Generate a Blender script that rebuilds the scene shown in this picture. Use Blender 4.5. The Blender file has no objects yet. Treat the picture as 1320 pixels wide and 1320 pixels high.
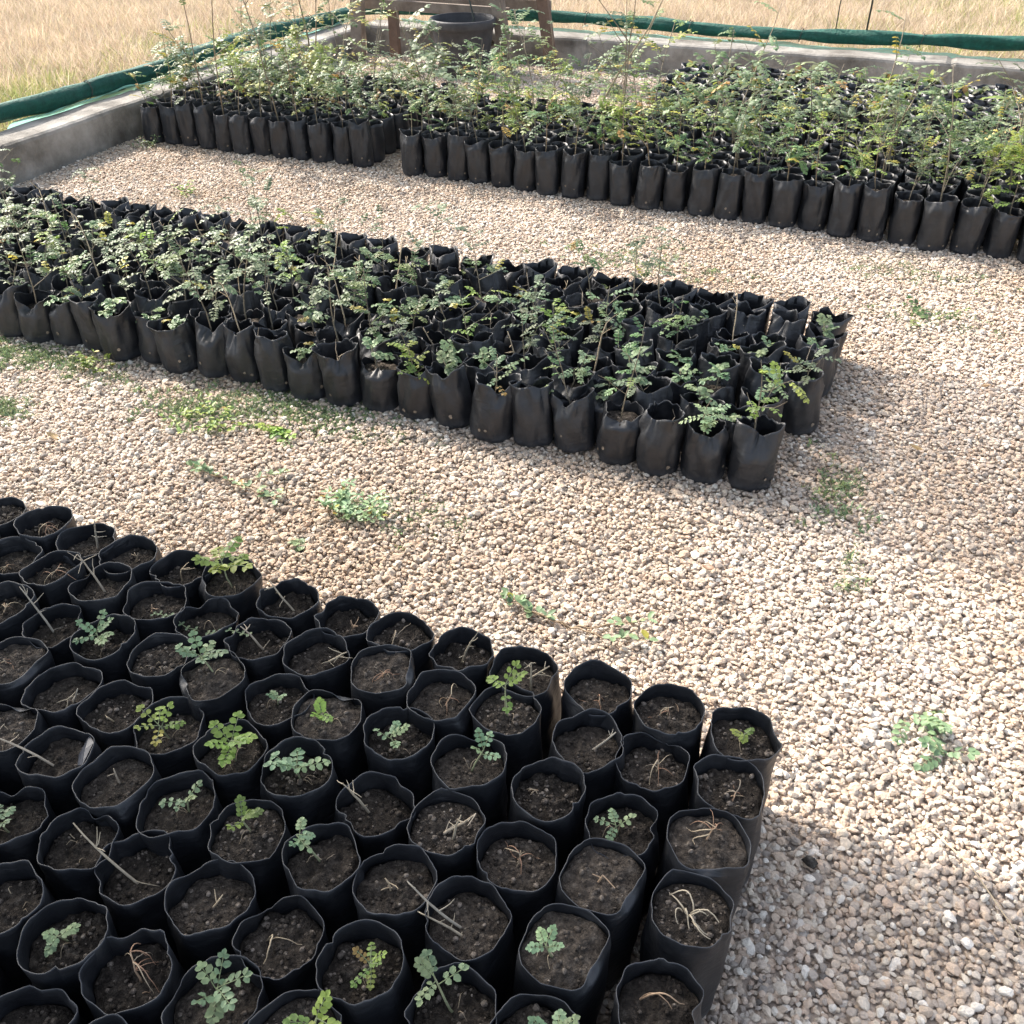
import bpy, math, random
import numpy as np
from mathutils import Vector, Matrix, noise

rnd = random.Random(7)
sc = bpy.context.scene
COL = sc.collection
PI = math.pi
R = math.radians

# ------------------------------------------------------------------ helpers
def tag(o, label=None, cat=None, group=None, kind=None):
    if label: o['label'] = label
    if cat: o['category'] = cat
    if group: o['group'] = group
    if kind: o['kind'] = kind
    return o

def link(o, parent=None):
    COL.objects.link(o)
    if parent is not None: o.parent = parent
    return o

def empty(name, loc=(0, 0, 0)):
    o = bpy.data.objects.new(name, None)
    o.empty_display_size = .05
    o.location = loc
    COL.objects.link(o)
    return o

class MB:
    """collects vertices, faces, a colour per vertex and a material slot per face"""
    def __init__(s): s.v = []; s.f = []; s.c = []; s.m = []; s.sm = []
    def add(s, vs, fs, col=(1, 1, 1), mat=0, smooth=True):
        b = len(s.v)
        s.v.extend([tuple(p) for p in vs])
        if len(col) == len(vs) and not isinstance(col[0], (int, float)): s.c.extend(col)
        else: s.c.extend([tuple(col[:3])] * len(vs))
        for f in fs:
            s.f.append(tuple(i + b for i in f)); s.m.append(mat); s.sm.append(smooth)
    def mesh(s, name, mats):
        me = bpy.data.meshes.new(name)
        me.from_pydata(s.v, [], s.f)
        for m in mats: me.materials.append(m)
        me.polygons.foreach_set('material_index', np.array(s.m, dtype=np.int32))
        me.polygons.foreach_set('use_smooth', np.array(s.sm, dtype=bool))
        ca = me.color_attributes.new('tint', 'FLOAT_COLOR', 'POINT')
        c = np.ones((len(s.v), 4), dtype=np.float32)
        if s.c: c[:, :3] = np.array(s.c, dtype=np.float32)
        ca.data.foreach_set('color', c.ravel())
        me.update()
        return me
    def obj(s, name, mats, parent=None):
        return link(bpy.data.objects.new(name, s.mesh(name, mats)), parent)

def tube(mb, pts, radii, sides=5, col=(1, 1, 1), mat=0, cap=True):
    pts = [Vector(p) for p in pts]
    n = len(pts)
    if isinstance(radii, (int, float)): radii = [radii] * n
    vs = []; fs = []
    prev = None
    for i, p in enumerate(pts):
        d = (pts[min(i + 1, n - 1)] - pts[max(i - 1, 0)])
        if d.length < 1e-9: d = Vector((0, 0, 1))
        d.normalize()
        a = prev - d * prev.dot(d) if prev is not None else d.orthogonal()
        if a.length < 1e-6: a = d.orthogonal()
        a.normalize(); prev = a
        b = d.cross(a)
        for k in range(sides):
            t = 2 * PI * k / sides
            vs.append(p + (a * math.cos(t) + b * math.sin(t)) * radii[i])
    for i in range(n - 1):
        for k in range(sides):
            k2 = (k + 1) % sides
            fs.append((i * sides + k, i * sides + k2, (i + 1) * sides + k2, (i + 1) * sides + k))
    if cap:
        fs.append(tuple(range(sides - 1, -1, -1)))
        fs.append(tuple((n - 1) * sides + k for k in range(sides)))
    mb.add(vs, fs, col, mat)

def box(mb, lo, hi, col=(1, 1, 1), mat=0, M=None, ch=0.0):
    x0, y0, z0 = lo; x1, y1, z1 = hi
    if ch <= 0:
        vs = [(x, y, z) for z in (z0, z1) for y in (y0, y1) for x in (x0, x1)]
        fs = [(0, 2, 3, 1), (4, 5, 7, 6), (0, 1, 5, 4), (2, 6, 7, 3), (0, 4, 6, 2), (1, 3, 7, 5)]
    else:
        import bmesh
        bm = bmesh.new()
        bmesh.ops.create_cube(bm, size=1)
        for v in bm.verts:
            v.co = Vector(((x0 + x1) / 2 + v.co.x * (x1 - x0), (y0 + y1) / 2 + v.co.y * (y1 - y0), (z0 + z1) / 2 + v.co.z * (z1 - z0)))
        bmesh.ops.bevel(bm, geom=bm.edges[:], offset=ch, segments=2, affect='EDGES', profile=.6)
        bm.verts.index_update()
        vs = [v.co.copy() for v in bm.verts]; fs = [tuple(v.index for v in f.verts) for f in bm.faces]
        bm.free()
    if M is not None: vs = [M @ Vector(v) for v in vs]
    mb.add(vs, fs, col, mat, smooth=False)

# ------------------------------------------------------------------ materials
def newmat(name):
    m = bpy.data.materials.new(name); m.use_nodes = True
    nt = m.node_tree
    for n in list(nt.nodes): nt.nodes.remove(n)
    return m, nt, nt.nodes, nt.links

def ramp(N, stops):
    r = N.new('ShaderNodeValToRGB'); e = r.color_ramp.elements
    while len(e) > 1: e.remove(e[-1])
    e[0].position = stops[0][0]; e[0].color = (*stops[0][1], 1)
    for p, c in stops[1:]:
        k = e.new(p); k.color = (*c, 1)
    return r

def nz(N, L, scale, detail=4, rough=.6, coord=None):
    n = N.new('ShaderNodeTexNoise'); n.inputs['Scale'].default_value = scale
    n.inputs['Detail'].default_value = detail; n.inputs['Roughness'].default_value = rough
    if coord is not None: L.new(coord, n.inputs['Vector'])
    return n

def noise_mat(name, stops, scale=8, rough=.85, bump=.3, bscale=60, dist=.004, detail=6, spec=.4, usetint=False):
    m, nt, N, L = newmat(name)
    out = N.new('ShaderNodeOutputMaterial'); p = N.new('ShaderNodeBsdfPrincipled')
    tc = N.new('ShaderNodeTexCoord')
    n = nz(N, L, scale, detail, .65, tc.outputs['Object'])
    r = ramp(N, stops); L.new(n.outputs['Fac'], r.inputs['Fac'])
    col = r.outputs['Color']
    if usetint:
        a = N.new('ShaderNodeAttribute'); a.attribute_name = 'tint'
        mx = N.new('ShaderNodeMix'); mx.data_type = 'RGBA'; mx.blend_type = 'MULTIPLY'; mx.inputs[0].default_value = 1
        L.new(col, mx.inputs[6]); L.new(a.outputs['Color'], mx.inputs[7]); col = mx.outputs[2]
    L.new(col, p.inputs['Base Color'])
    p.inputs['Roughness'].default_value = rough
    p.inputs['Specular IOR Level'].default_value = spec
    if bump:
        b = N.new('ShaderNodeBump'); b.inputs['Strength'].default_value = bump; b.inputs['Distance'].default_value = dist
        n2 = nz(N, L, bscale, 6, .6, tc.outputs['Object'])
        L.new(n2.outputs['Fac'], b.inputs['Height']); L.new(b.outputs['Normal'], p.inputs['Normal'])
    L.new(p.outputs['BSDF'], out.inputs['Surface'])
    return m

def bag_mat():
    m, nt, N, L = newmat('black_polythene')
    out = N.new('ShaderNodeOutputMaterial'); p = N.new('ShaderNodeBsdfPrincipled')
    tc = N.new('ShaderNodeTexCoord'); oi = N.new('ShaderNodeObjectInfo')
    sh = N.new('ShaderNodeVectorMath'); sh.operation = 'ADD'
    L.new(tc.outputs['Object'], sh.inputs[0]); k7 = N.new('ShaderNodeMath'); k7.operation = 'MULTIPLY'; k7.inputs[1].default_value = 7; L.new(oi.outputs['Random'], k7.inputs[0]); L.new(k7.outputs[0], sh.inputs[1])
    dust = nz(N, L, 14, 5, .7, sh.outputs[0])
    r = ramp(N, [(0, (.008, .0092, .012)), (.5, (.0125, .0142, .018)), (.68, (.026, .0275, .031)), (.82, (.075, .067, .058))])
    L.new(dust.outputs['Fac'], r.inputs['Fac'])
    a = N.new('ShaderNodeAttribute'); a.attribute_name = 'tint'
    mx = N.new('ShaderNodeMix'); mx.data_type = 'RGBA'; mx.blend_type = 'MULTIPLY'; mx.inputs[0].default_value = 1
    L.new(r.outputs['Color'], mx.inputs[6]); L.new(a.outputs['Color'], mx.inputs[7])
    L.new(mx.outputs[2], p.inputs['Base Color'])
    rr = N.new('ShaderNodeMapRange'); rr.inputs['To Min'].default_value = .30; rr.inputs['To Max'].default_value = .66
    L.new(dust.outputs['Fac'], rr.inputs['Value']); L.new(rr.outputs['Result'], p.inputs['Roughness'])
    p.inputs['Specular IOR Level'].default_value = .55
    mp = N.new('ShaderNodeMapping'); mp.inputs['Scale'].default_value = (18, 18, 60)
    L.new(sh.outputs[0], mp.inputs['Vector'])
    wr = nz(N, L, 1.0, 4, .55, mp.outputs['Vector'])
    wr.inputs['Distortion'].default_value = .8
    b = N.new('ShaderNodeBump'); b.inputs['Strength'].default_value = .55; b.inputs['Distance'].default_value = .004
    L.new(wr.outputs['Fac'], b.inputs['Height'])
    fine = nz(N, L, 160, 3, .6, sh.outputs[0])
    b2 = N.new('ShaderNodeBump'); b2.inputs['Strength'].default_value = .25; b2.inputs['Distance'].default_value = .001
    L.new(fine.outputs['Fac'], b2.inputs['Height']); L.new(b.outputs['Normal'], b2.inputs['Normal'])
    L.new(b2.outputs['Normal'], p.inputs['Normal'])
    L.new(p.outputs['BSDF'], out.inputs['Surface'])
    return m

def leaf_mat():
    m, nt, N, L = newmat('leaf')
    out = N.new('ShaderNodeOutputMaterial'); p = N.new('ShaderNodeBsdfPrincipled')
    a = N.new('ShaderNodeAttribute'); a.attribute_name = 'tint'
    oi = N.new('ShaderNodeObjectInfo')
    hs = N.new('ShaderNodeHueSaturation')
    h = N.new('ShaderNodeMapRange'); h.inputs['To Min'].default_value = .485; h.inputs['To Max'].default_value = .515
    v = N.new('ShaderNodeMapRange'); v.inputs['To Min'].default_value = .8; v.inputs['To Max'].default_value = 1.2
    L.new(oi.outputs['Random'], h.inputs['Value']); L.new(oi.outputs['Random'], v.inputs['Value'])
    L.new(h.outputs['Result'], hs.inputs['Hue']); L.new(v.outputs['Result'], hs.inputs['Value'])
    L.new(a.outputs['Color'], hs.inputs['Color'])
    tc = N.new('ShaderNodeTexCoord'); n = nz(N, L, 90, 3, .6, tc.outputs['Object'])
    r = ramp(N, [(.3, (.75, .75, .75)), (.7, (1.2, 1.2, 1.15))]); L.new(n.outputs['Fac'], r.inputs['Fac'])
    mx = N.new('ShaderNodeMix'); mx.data_type = 'RGBA'; mx.blend_type = 'MULTIPLY'; mx.inputs[0].default_value = 1
    L.new(hs.outputs['Color'], mx.inputs[6]); L.new(r.outputs['Color'], mx.inputs[7])
    L.new(mx.outputs[2], p.inputs['Base Color'])
    p.inputs['Roughness'].default_value = .5
    p.inputs['Specular IOR Level'].default_value = .45
    t = N.new('ShaderNodeBsdfTranslucent'); L.new(mx.outputs[2], t.inputs['Color'])
    ms = N.new('ShaderNodeMixShader'); ms.inputs[0].default_value = .32
    L.new(p.outputs['BSDF'], ms.inputs[1]); L.new(t.outputs['BSDF'], ms.inputs[2])
    L.new(ms.outputs[0], out.inputs['Surface'])
    return m

def tint_mat(name, rough=.8, var=.35, scale=120, bump=.4, dist=.0015):
    return noise_mat(name, [(.25, (1 - var,) * 3), (.75, (1 + var * .6,) * 3)], scale=scale, rough=rough, bump=bump, bscale=scale * 2, dist=dist, usetint=True)

def pebble_mat():
    m, nt, N, L = newmat('pebble_stone')
    out = N.new('ShaderNodeOutputMaterial'); p = N.new('ShaderNodeBsdfPrincipled')
    oi = N.new('ShaderNodeObjectInfo')
    r = ramp(N, [(0, (.12, .11, .10)), (.012, (.28, .25, .22)), (.10, (.44, .385, .335)), (.26, (.54, .445, .35)), (.42, (.62, .49, .38)),
                 (.55, (.52, .46, .40)), (.68, (.67, .59, .48)), (.80, (.57, .44, .345)), (.90, (.71, .66, .57)), (1, (.80, .755, .69))])
    L.new(oi.outputs['Random'], r.inputs['Fac'])
    tc = N.new('ShaderNodeTexCoord')
    n = nz(N, L, 2.2, 5, .65, tc.outputs['Object'])
    r2 = ramp(N, [(.3, (.82, .81, .80)), (.7, (1.14, 1.12, 1.10))]); L.new(n.outputs['Fac'], r2.inputs['Fac'])
    mx = N.new('ShaderNodeMix'); mx.data_type = 'RGBA'; mx.blend_type = 'MULTIPLY'; mx.inputs[0].default_value = 1
    L.new(r.outputs['Color'], mx.inputs[6]); L.new(r2.outputs['Color'], mx.inputs[7])
    ge = N.new('ShaderNodeNewGeometry'); pn = nz(N, L, .9, 5, .6, ge.outputs['Position'])
    r3 = ramp(N, [(.36, (.80, .74, .67)), (.56, (1.0, 1.0, 1.0)), (.72, (1.08, 1.08, 1.08))]); L.new(pn.outputs['Fac'], r3.inputs['Fac'])
    mx3 = N.new('ShaderNodeMix'); mx3.data_type = 'RGBA'; mx3.blend_type = 'MULTIPLY'; mx3.inputs[0].default_value = 1
    L.new(mx.outputs[2], mx3.inputs[6]); L.new(r3.outputs['Color'], mx3.inputs[7])
    L.new(mx3.outputs[2], p.inputs['Base Color']); p.inputs['Roughness'].default_value = .78
    p.inputs['Specular IOR Level'].default_value = .35
    b = N.new('ShaderNodeBump'); b.inputs['Strength'].default_value = .4; b.inputs['Distance'].default_value = .12
    L.new(n.outputs['Fac'], b.inputs['Height']); L.new(b.outputs['Normal'], p.inputs['Normal'])
    L.new(p.outputs['BSDF'], out.inputs['Surface'])
    return m

def net_mat(name, col, open_, coltrans):
    m, nt, N, L = newmat(name)
    out = N.new('ShaderNodeOutputMaterial')
    d = N.new('ShaderNodeBsdfDiffuse'); d.inputs['Color'].default_value = (*col, 1)
    t = N.new('ShaderNodeBsdfTranslucent'); t.inputs['Color'].default_value = (*coltrans, 1)
    m1 = N.new('ShaderNodeMixShader'); m1.inputs[0].default_value = .5
    L.new(d.outputs[0], m1.inputs[1]); L.new(t.outputs[0], m1.inputs[2])
    tr = N.new('ShaderNodeBsdfTransparent')
    m2 = N.new('ShaderNodeMixShader'); m2.inputs[0].default_value = open_
    L.new(m1.outputs[0], m2.inputs[1]); L.new(tr.outputs[0], m2.inputs[2])
    L.new(m2.outputs[0], out.inputs['Surface'])
    return m

def straw_mat(name):
    m, nt, N, L = newmat(name)
    out = N.new('ShaderNodeOutputMaterial'); p = N.new('ShaderNodeBsdfPrincipled')
    oi = N.new('ShaderNodeObjectInfo'); a = N.new('ShaderNodeAttribute'); a.attribute_name = 'tint'
    r = ramp(N, [(0, (.78, .76, .74)), (1, (1.2, 1.18, 1.12))]); L.new(oi.outputs['Random'], r.inputs['Fac'])
    mx = N.new('ShaderNodeMix'); mx.data_type = 'RGBA'; mx.blend_type = 'MULTIPLY'; mx.inputs[0].default_value = 1
    L.new(a.outputs['Color'], mx.inputs[6]); L.new(r.outputs['Color'], mx.inputs[7])
    L.new(mx.outputs[2], p.inputs['Base Color']); p.inputs['Roughness'].default_value = .7
    p.inputs['Specular IOR Level'].default_value = .2
    t = N.new('ShaderNodeBsdfTranslucent'); L.new(mx.outputs[2], t.inputs['Color'])
    ms = N.new('ShaderNodeMixShader'); ms.inputs[0].default_value = .3
    L.new(p.outputs['BSDF'], ms.inputs[1]); L.new(t.outputs['BSDF'], ms.inputs[2])
    L.new(ms.outputs[0], out.inputs['Surface'])
    return m

M_BAG = bag_mat()
M_LEAF = leaf_mat()
M_STEM = tint_mat('stem_bark')
M_SOIL = noise_mat('potting_soil', [(.25, (.012, .0098, .008)), (.45, (.037, .030, .024)), (.6, (.072, .059, .047)), (.78, (.17, .147, .121))],
                   scale=95, rough=.95, bump=1.0, bscale=210, dist=.008, spec=.2, usetint=True)
M_HOLE = noise_mat('soil_smear', [(.3, (.12, .095, .07)), (.7, (.34, .27, .20))], scale=90, bump=0)
M_PEB = pebble_mat()
M_CONC = noise_mat('weathered_concrete', [(.28, (.075, .068, .058)), (.42, (.155, .145, .128)), (.55, (.25, .238, .215)), (.72, (.36, .345, .315))],
                   scale=4, rough=.92, bump=.6, bscale=45, dist=.012, detail=10)
M_NETROLL = noise_mat('green_shade_cloth', [(.25, (.003, .042, .031)), (.6, (.006, .08, .058)), (.85, (.014, .15, .112))], scale=22, rough=.75, bump=.8, bscale=55, dist=.012)
M_AQUA = net_mat('pale_turquoise_net', (.30, .62, .55), .18, (.30, .60, .52))
M_WOOD = noise_mat('weathered_wood', [(.2, (.085, .065, .05)), (.5, (.19, .155, .125)), (.8, (.30, .255, .21))], scale=9, rough=.85, bump=.6, bscale=40, dist=.006)
M_REDWOOD = noise_mat('reddish_wood', [(.2, (.085, .055, .04)), (.6, (.17, .115, .085)), (.85, (.25, .18, .14))], scale=9, rough=.85, bump=.6, bscale=40, dist=.006)
M_BUCKET = noise_mat('dusty_black_plastic', [(.25, (.022, .023, .026)), (.55, (.045, .046, .05)), (.8, (.10, .095, .09))], scale=10, rough=.6, bump=.25, bscale=50, dist=.004)
M_CORD = noise_mat('dark_cord', [(.3, (.03, .035, .03)), (.7, (.06, .07, .06))], bump=0)
M_STEEL = noise_mat('galvanised_steel', [(.3, (.32, .33, .34)), (.7, (.45, .46, .47))], rough=.45, bump=0)
M_NET2 = net_mat('added_open_net', (.10, .14, .12), .40, (.07, .11, .09))  # for the added overhead strip, open enough for a lighter shade band
M_NET = net_mat('added_dense_net', (.05, .09, .07), .06, (.04, .08, .06))  # for the added front net, nearly opaque to the sun
M_STRAW = straw_mat('dry_straw')
M_GRASS = straw_mat('grass_blade')
M_DIRT = noise_mat('dusty_dirt', [(.25, (.30, .245, .20)), (.5, (.42, .345, .28)), (.75, (.52, .44, .37))], scale=30, rough=.95, bump=.8, bscale=80, dist=.01)
M_FIELD = noise_mat('straw_covered_earth', [(.25, (.34, .255, .20)), (.5, (.43, .34, .27)), (.75, (.52, .42, .33))], scale=6, rough=.95, bump=.8, bscale=90, dist=.02, detail=10)

# ------------------------------------------------------------------ bags
def harm(rng, n, lo=2, amp=1.0):
    return [(k, rng.uniform(-1, 1) * amp / (k - lo + 1) ** .8, rng.uniform(0, 2 * PI)) for k in range(lo, lo + n)]
def hv(h, th, ph=0): return sum(a * np.cos(k * th + p + ph * k * .3) for k, a, p in h)

def make_bag(seed, style, n=56, lod=0):
    """returns (bag MB, soil MB, soil height). Bag stands on z=0, centred."""
    rng = random.Random(seed)
    th = np.linspace(0, 2 * PI, n, endpoint=False)
    if style == 'front':
        r, h, soil = rng.uniform(.0595, .0635), rng.uniform(.205, .228), 0
        soil = h - rng.uniform(.016, .042)
        zs = [0, .003, .016, .04, .075, .11, .145, soil - .012, soil + .004, soil + .02, h - .006, h]
    elif style == 'middle':
        r, h = rng.uniform(.058, .065), rng.uniform(.150, .195)
        soil = rng.uniform(.098, .128)
        zs = [0, .003, .016, .035, .06, .09, soil - .015, soil, soil + .02, soil + (h - soil) * .55, soil + (h - soil) * .8, h]
    else:
        r, h = rng.uniform(.054, .061), rng.uniform(.190, .232)
        soil = h - rng.uniform(.025, .05)
        zs = [0, .003, .016, .06, .11, .16, soil, h - .012, h] if lod else [0, .003, .016, .04, .08, .12, .16, soil - .01, soil, h - .016, h - .006, h]
    low = [0, .003, .016] + ([.06, .11] if lod else [.035, .055, .075, .095, .12, .145, .17])
    zs = [z for z in low if z < soil - .014] + [soil - .009, soil] + [soil + (h - soil) * q for q in ((.6,) if lod else (.25, .5, .75, .92))] + [h]
    body = harm(rng, 5, 2, .028); rim = harm(rng, 3, 2, .045) if style == 'front' else harm(rng, 5, 2, .05); rz = harm(rng, 3, 1, .0055) if style == 'front' else harm(rng, 6, 2, .006)
    kinks = [(rng.uniform(0, 6.28), rng.uniform(.07, .16), rng.uniform(-.10, .07)) for _ in range(rng.randint(2, 4))]
    fold = (rng.uniform(0, 6.28), rng.uniform(.35, .6), rng.choice([0, 0, .12, .22]))
    nsd = Vector((rng.uniform(0, 99), rng.uniform(0, 99), rng.uniform(0, 99)))
    seam = rng.uniform(0, 6.28)
    wr = [(rng.randint(3, 9), rng.uniform(-60, 60), rng.uniform(0, 6.28), rng.uniform(.0004, .0012)) for _ in range(7)]
    lens_b = rng.uniform(.72, 1.0); lens_a = rng.uniform(1.0, 1.12); lip = rng.uniform(.006, .032); lipin = rng.uniform(.22, .8)
    cor = rng.uniform(.002, .015)
    dents = [(rng.uniform(0, 6.28), rng.uniform(.25, .55), rng.uniform(.08, .3)) for _ in range(rng.randint(1, 3))]
    lean = (rng.uniform(-.008, .008), rng.uniform(-.008, .008))
    sqp = rng.uniform(0, 1.57); sq = rng.uniform(.01, .05)
    def ring(z, inset=0.0):
        t = z / h
        s = max(0.0, (z - soil) / (h - soil)); s = min(s, 1)
        base = r * (1 + hv(body, th, t) + sq * np.cos(4 * (th - sqp)))
        if z < .001: base = base * .80
        elif z < .01: base = base * .93
        elif z < .03: base = base * .99
        bul = 1 + .03 * math.sin(PI * min(1, z / max(.05, soil)))
        base = base * bul
        for k, m_, p, a in wr: base = base + a * np.sin(k * th + m_ * z + p)
        zz = np.full(n, z)
        if style == 'front':
            f = 1 + s * (.0 + hv(rim, th) * 1.0)
            for t0, w, d in kinks: f = f + s * d * np.exp(-((np.angle(np.exp(1j * (th - t0)))) / w) ** 2)
            g = np.exp(-((np.angle(np.exp(1j * (th - fold[0])))) / fold[1]) ** 2)
            f = f - s * fold[2] * g; zz = zz - s * fold[2] * .06 * g
            base = base * f * (1 + .02 * math.sin(PI * min(1, z / soil)))
            zz = zz + s * hv(rz, th)
        elif style == 'middle':
            front = np.exp(-((np.angle(np.exp(1j * (th - (-PI / 2))))) / .75) ** 2)
            ca, sa = np.cos(th), np.sin(th)
            lx = r * lens_a * np.sign(ca) * np.abs(ca) ** .92; ly = r * lens_b * sa
            lr = np.hypot(lx, ly) * (1 + hv(rim, th) * .8)
            e = s ** 1.4
            base = base * (1 - e) + lr * e
            base = base * (1 - e * front * lipin)
            for t0, w, d in dents:
                g = np.exp(-((np.angle(np.exp(1j * (th - t0)))) / w) ** 2)
                base = base * (1 - e * d * g); zz = zz - e * d * .05 * g
            zz = zz + s * (cor * np.abs(ca) ** 3 - lip * front + hv(rz, th) * 1.6)
        else:
            front = np.exp(-((np.angle(np.exp(1j * (th - (-PI / 2))))) / .7) ** 2)
            base = base * (1 + s * (hv(rim, th) - .25 * front * min(lipin, .5) * 2))
            zz = zz + s * (cor * .6 * np.abs(np.cos(th)) ** 3 - lip * .4 * front + hv(rz, th))
        # creases: ridged folds, sharper towards the open mouth; shallow dents and a fold seam lower down
        am = {'front': (.0016, .0020), 'middle': (.0026, .0095), 'rear': (.0024, .0065)}[style]
        am_ = am[0] * min(1, z / .02) + (am[1] - am[0]) * s ** .8
        cr = np.array([1 - 2 * abs(noise.noise(Vector((math.cos(a) * 1.9, math.sin(a) * 1.9, z * 14)) + nsd)) + .3 * (1 - 2 * abs(noise.noise(Vector((math.cos(a) * 5.5, math.sin(a) * 5.5, z * 40)) + nsd))) for a in th])
        base = base - (cr - .6) * am_ * 1.4
        if style == 'middle':
            zz = zz - s * .9 * (np.maximum(0, cr - .5)) * .008
        ds = np.angle(np.exp(1j * (th - seam)))
        base = base + .0022 * np.exp(-(ds / .09) ** 2) * min(1, z / .02)
        base = base - inset
        return np.stack([base * np.cos(th) + lean[0] * t, base * np.sin(th) + lean[1] * t, zz], 1)
    mb = MB()
    rings = [ring(z) for z in zs]
    rings += [ring(z, .0011) for z in reversed(zs) if z >= soil - .016 or z == h]
    V = np.concatenate(rings)
    # dust towards the foot and along the rim lip, part of the bag's own dirt
    cols = []
    for q, rg in enumerate(rings):
        zq = rg[:, 2].mean()
        k = 1.0 + (1.1 if zq < .02 else 0) + (.8 if (zq > h - .005) else 0)
        cols += [(k, k * .97, k * .93)] * n
    F = []
    for i in range(len(rings) - 1):
        for k in range(n):
            k2 = (k + 1) % n
            F.append((i * n + k, i * n + k2, (i + 1) * n + k2, (i + 1) * n + k))
    F.append(tuple(range(n - 1, -1, -1)))
    mb.add(V, F, cols, 0)
    if not lod and style != 'front':
        for q in range(rng.randint(3, 5)):                       # drain holes with soil showing
            t0 = rng.uniform(0, 2 * PI); z0 = rng.uniform(.03, .06); rr = rng.uniform(.0035, .0065)
            k = int(t0 / (2 * PI) * n)
            rg = ring(z0); c = Vector(rg[k % n]); o = Vector((c.x, c.y, 0)).normalized(); tg = Vector((-o.y, o.x, 0))
            vs = [c + o * .0022 + tg * math.cos(a) * rr * rng.uniform(.7, 1.2) + Vector((0, 0, 1)) * math.sin(a) * rr * rng.uniform(.7, 1.2) for a in np.linspace(0, 2 * PI, 8)[:-1]]
            vs.append(c - o * .0006)
            mb.add(vs, [tuple(range(7))], (1, 1, 1), 1)
    # soil
    sb = MB()
    e = ring(soil, .0022); e[:, 2] = soil
    nr = 10 if style == 'front' else (4 if lod else 6)
    nse = Vector((rng.uniform(0, 50), rng.uniform(0, 50), 0))
    ctr = e.mean(0); tone = rng.uniform(.75, 1.45); rocky = rng.random() < .35; ncl = rng.randint(110, 170) if rocky else rng.randint(60, 100)
    vs = [Vector((ctr[0], ctr[1], soil + .004))]
    amp = rng.uniform(.007, .012) if style == 'front' else .006
    for i in range(1, nr + 1):
        f = i / nr
        for k in range(n):
            q = Vector(ctr) * (1 - f) + Vector(e[k]) * f
            d = noise.fractal(q * 38 + nse, .8, 2.2, 4) * amp + .004 * (1 - f * f)
            vs.append(Vector((q.x, q.y, soil + d - (.003 if i == nr else 0))))
    fs = [(0, 1 + k, 1 + (k + 1) % n) for k in range(n)]
    for i in range(nr - 1):
        for k in range(n):
            k2 = (k + 1) % n
            fs.append((1 + i * n + k, 1 + (i + 1) * n + k, 1 + (i + 1) * n + k2, 1 + i * n + k2))
    sb.add(vs, fs, (tone, tone, tone), 0)
    if not lod:
        for q in range(ncl if style == 'front' else 14):                # clods, grit and small stones
            a = rng.uniform(0, 2 * PI); f = math.sqrt(rng.random()) * .9
            k = int(a / 2 / PI * n) % n
            p = Vector(ctr) * (1 - f) + Vector(e[k]) * f
            p.z = soil + noise.fractal(p * 38 + nse, .8, 2.2, 4) * amp + .004 * (1 - f * f)
            s_ = rng.choice([.0011, .0014, .0018, .0022, .003, .003, .0045]) * rng.uniform(.8, 1.2)
            kg = rng.uniform(3, 5)
            lump(sb, p, s_, rng, (rng.uniform(.8, 1.9) * tone,) * 3 if rng.random() < (.6 if rocky else .86) else (kg, kg * 1.02, kg * 1.04))
    return mb, sb, soil

OCT = [Vector(v) for v in ((1, 0, 0), (-1, 0, 0), (0, 1, 0), (0, -1, 0), (0, 0, 1), (0, 0, -1))]
def _ico():
    t = (1 + 5 ** .5) / 2
    v = [(-1, t, 0), (1, t, 0), (-1, -t, 0), (1, -t, 0), (0, -1, t), (0, 1, t), (0, -1, -t), (0, 1, -t), (t, 0, -1), (t, 0, 1), (-t, 0, -1), (-t, 0, 1)]
    f = [(0, 11, 5), (0, 5, 1), (0, 1, 7), (0, 7, 10), (0, 10, 11), (1, 5, 9), (5, 11, 4), (11, 10, 2), (10, 7, 6), (7, 1, 8),
         (3, 9, 4), (3, 4, 2), (3, 2, 6), (3, 6, 8), (3, 8, 9), (4, 9, 5), (2, 4, 11), (6, 2, 10), (8, 6, 7), (9, 8, 1)]
    return [Vector(p).normalized() for p in v], f
ICO = _ico()
def lump(mb, p, s, rng, col, mat=0):
    sx, sy, sz = s * rng.uniform(.8, 1.4), s * rng.uniform(.8, 1.3), s * rng.uniform(.6, .95)
    a = rng.uniform(0, 6.28); ca, sa = math.cos(a), math.sin(a)
    vs = []
    for v in ICO[0]:
        k = rng.uniform(.8, 1.15); x, y = v.x * sx * k, v.y * sy * k
        vs.append((p[0] + x * ca - y * sa, p[1] + x * sa + y * ca, p[2] + v.z * sz * k + s * .25))
    mb.add(vs, ICO[1], col, mat)

# ------------------------------------------------------------------ plants
GREENS = {
    'pale': [(.19, .275, .145), (.225, .32, .18), (.165, .26, .14), (.26, .335, .17)],
    'mid': [(.085, .155, .055), (.11, .19, .07), (.14, .22, .085), (.075, .14, .06), (.19, .24, .08)],
    'grey': [(.15, .20, .12), (.18, .235, .145), (.12, .175, .095), (.21, .25, .15)],
    'bright': [(.19, .28, .055), (.25, .34, .07), (.15, .24, .055), (.31, .36, .085)],
    'dark': [(.07, .12, .04), (.10, .15, .05), (.13, .15, .06), (.17, .17, .06)],
    'rust': [(.40, .16, .06), (.34, .18, .07), (.30, .20, .08)],
}
YELLOW = [(.36, .33, .06), (.42, .36, .08), (.34, .22, .07)]

def pick(rng, pal, yel=.06):
    c = rng.choice(YELLOW) if rng.random() < yel else rng.choice(GREENS[pal])
    k = rng.uniform(.85, 1.2)
    return tuple(x * k for x in c)

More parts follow.
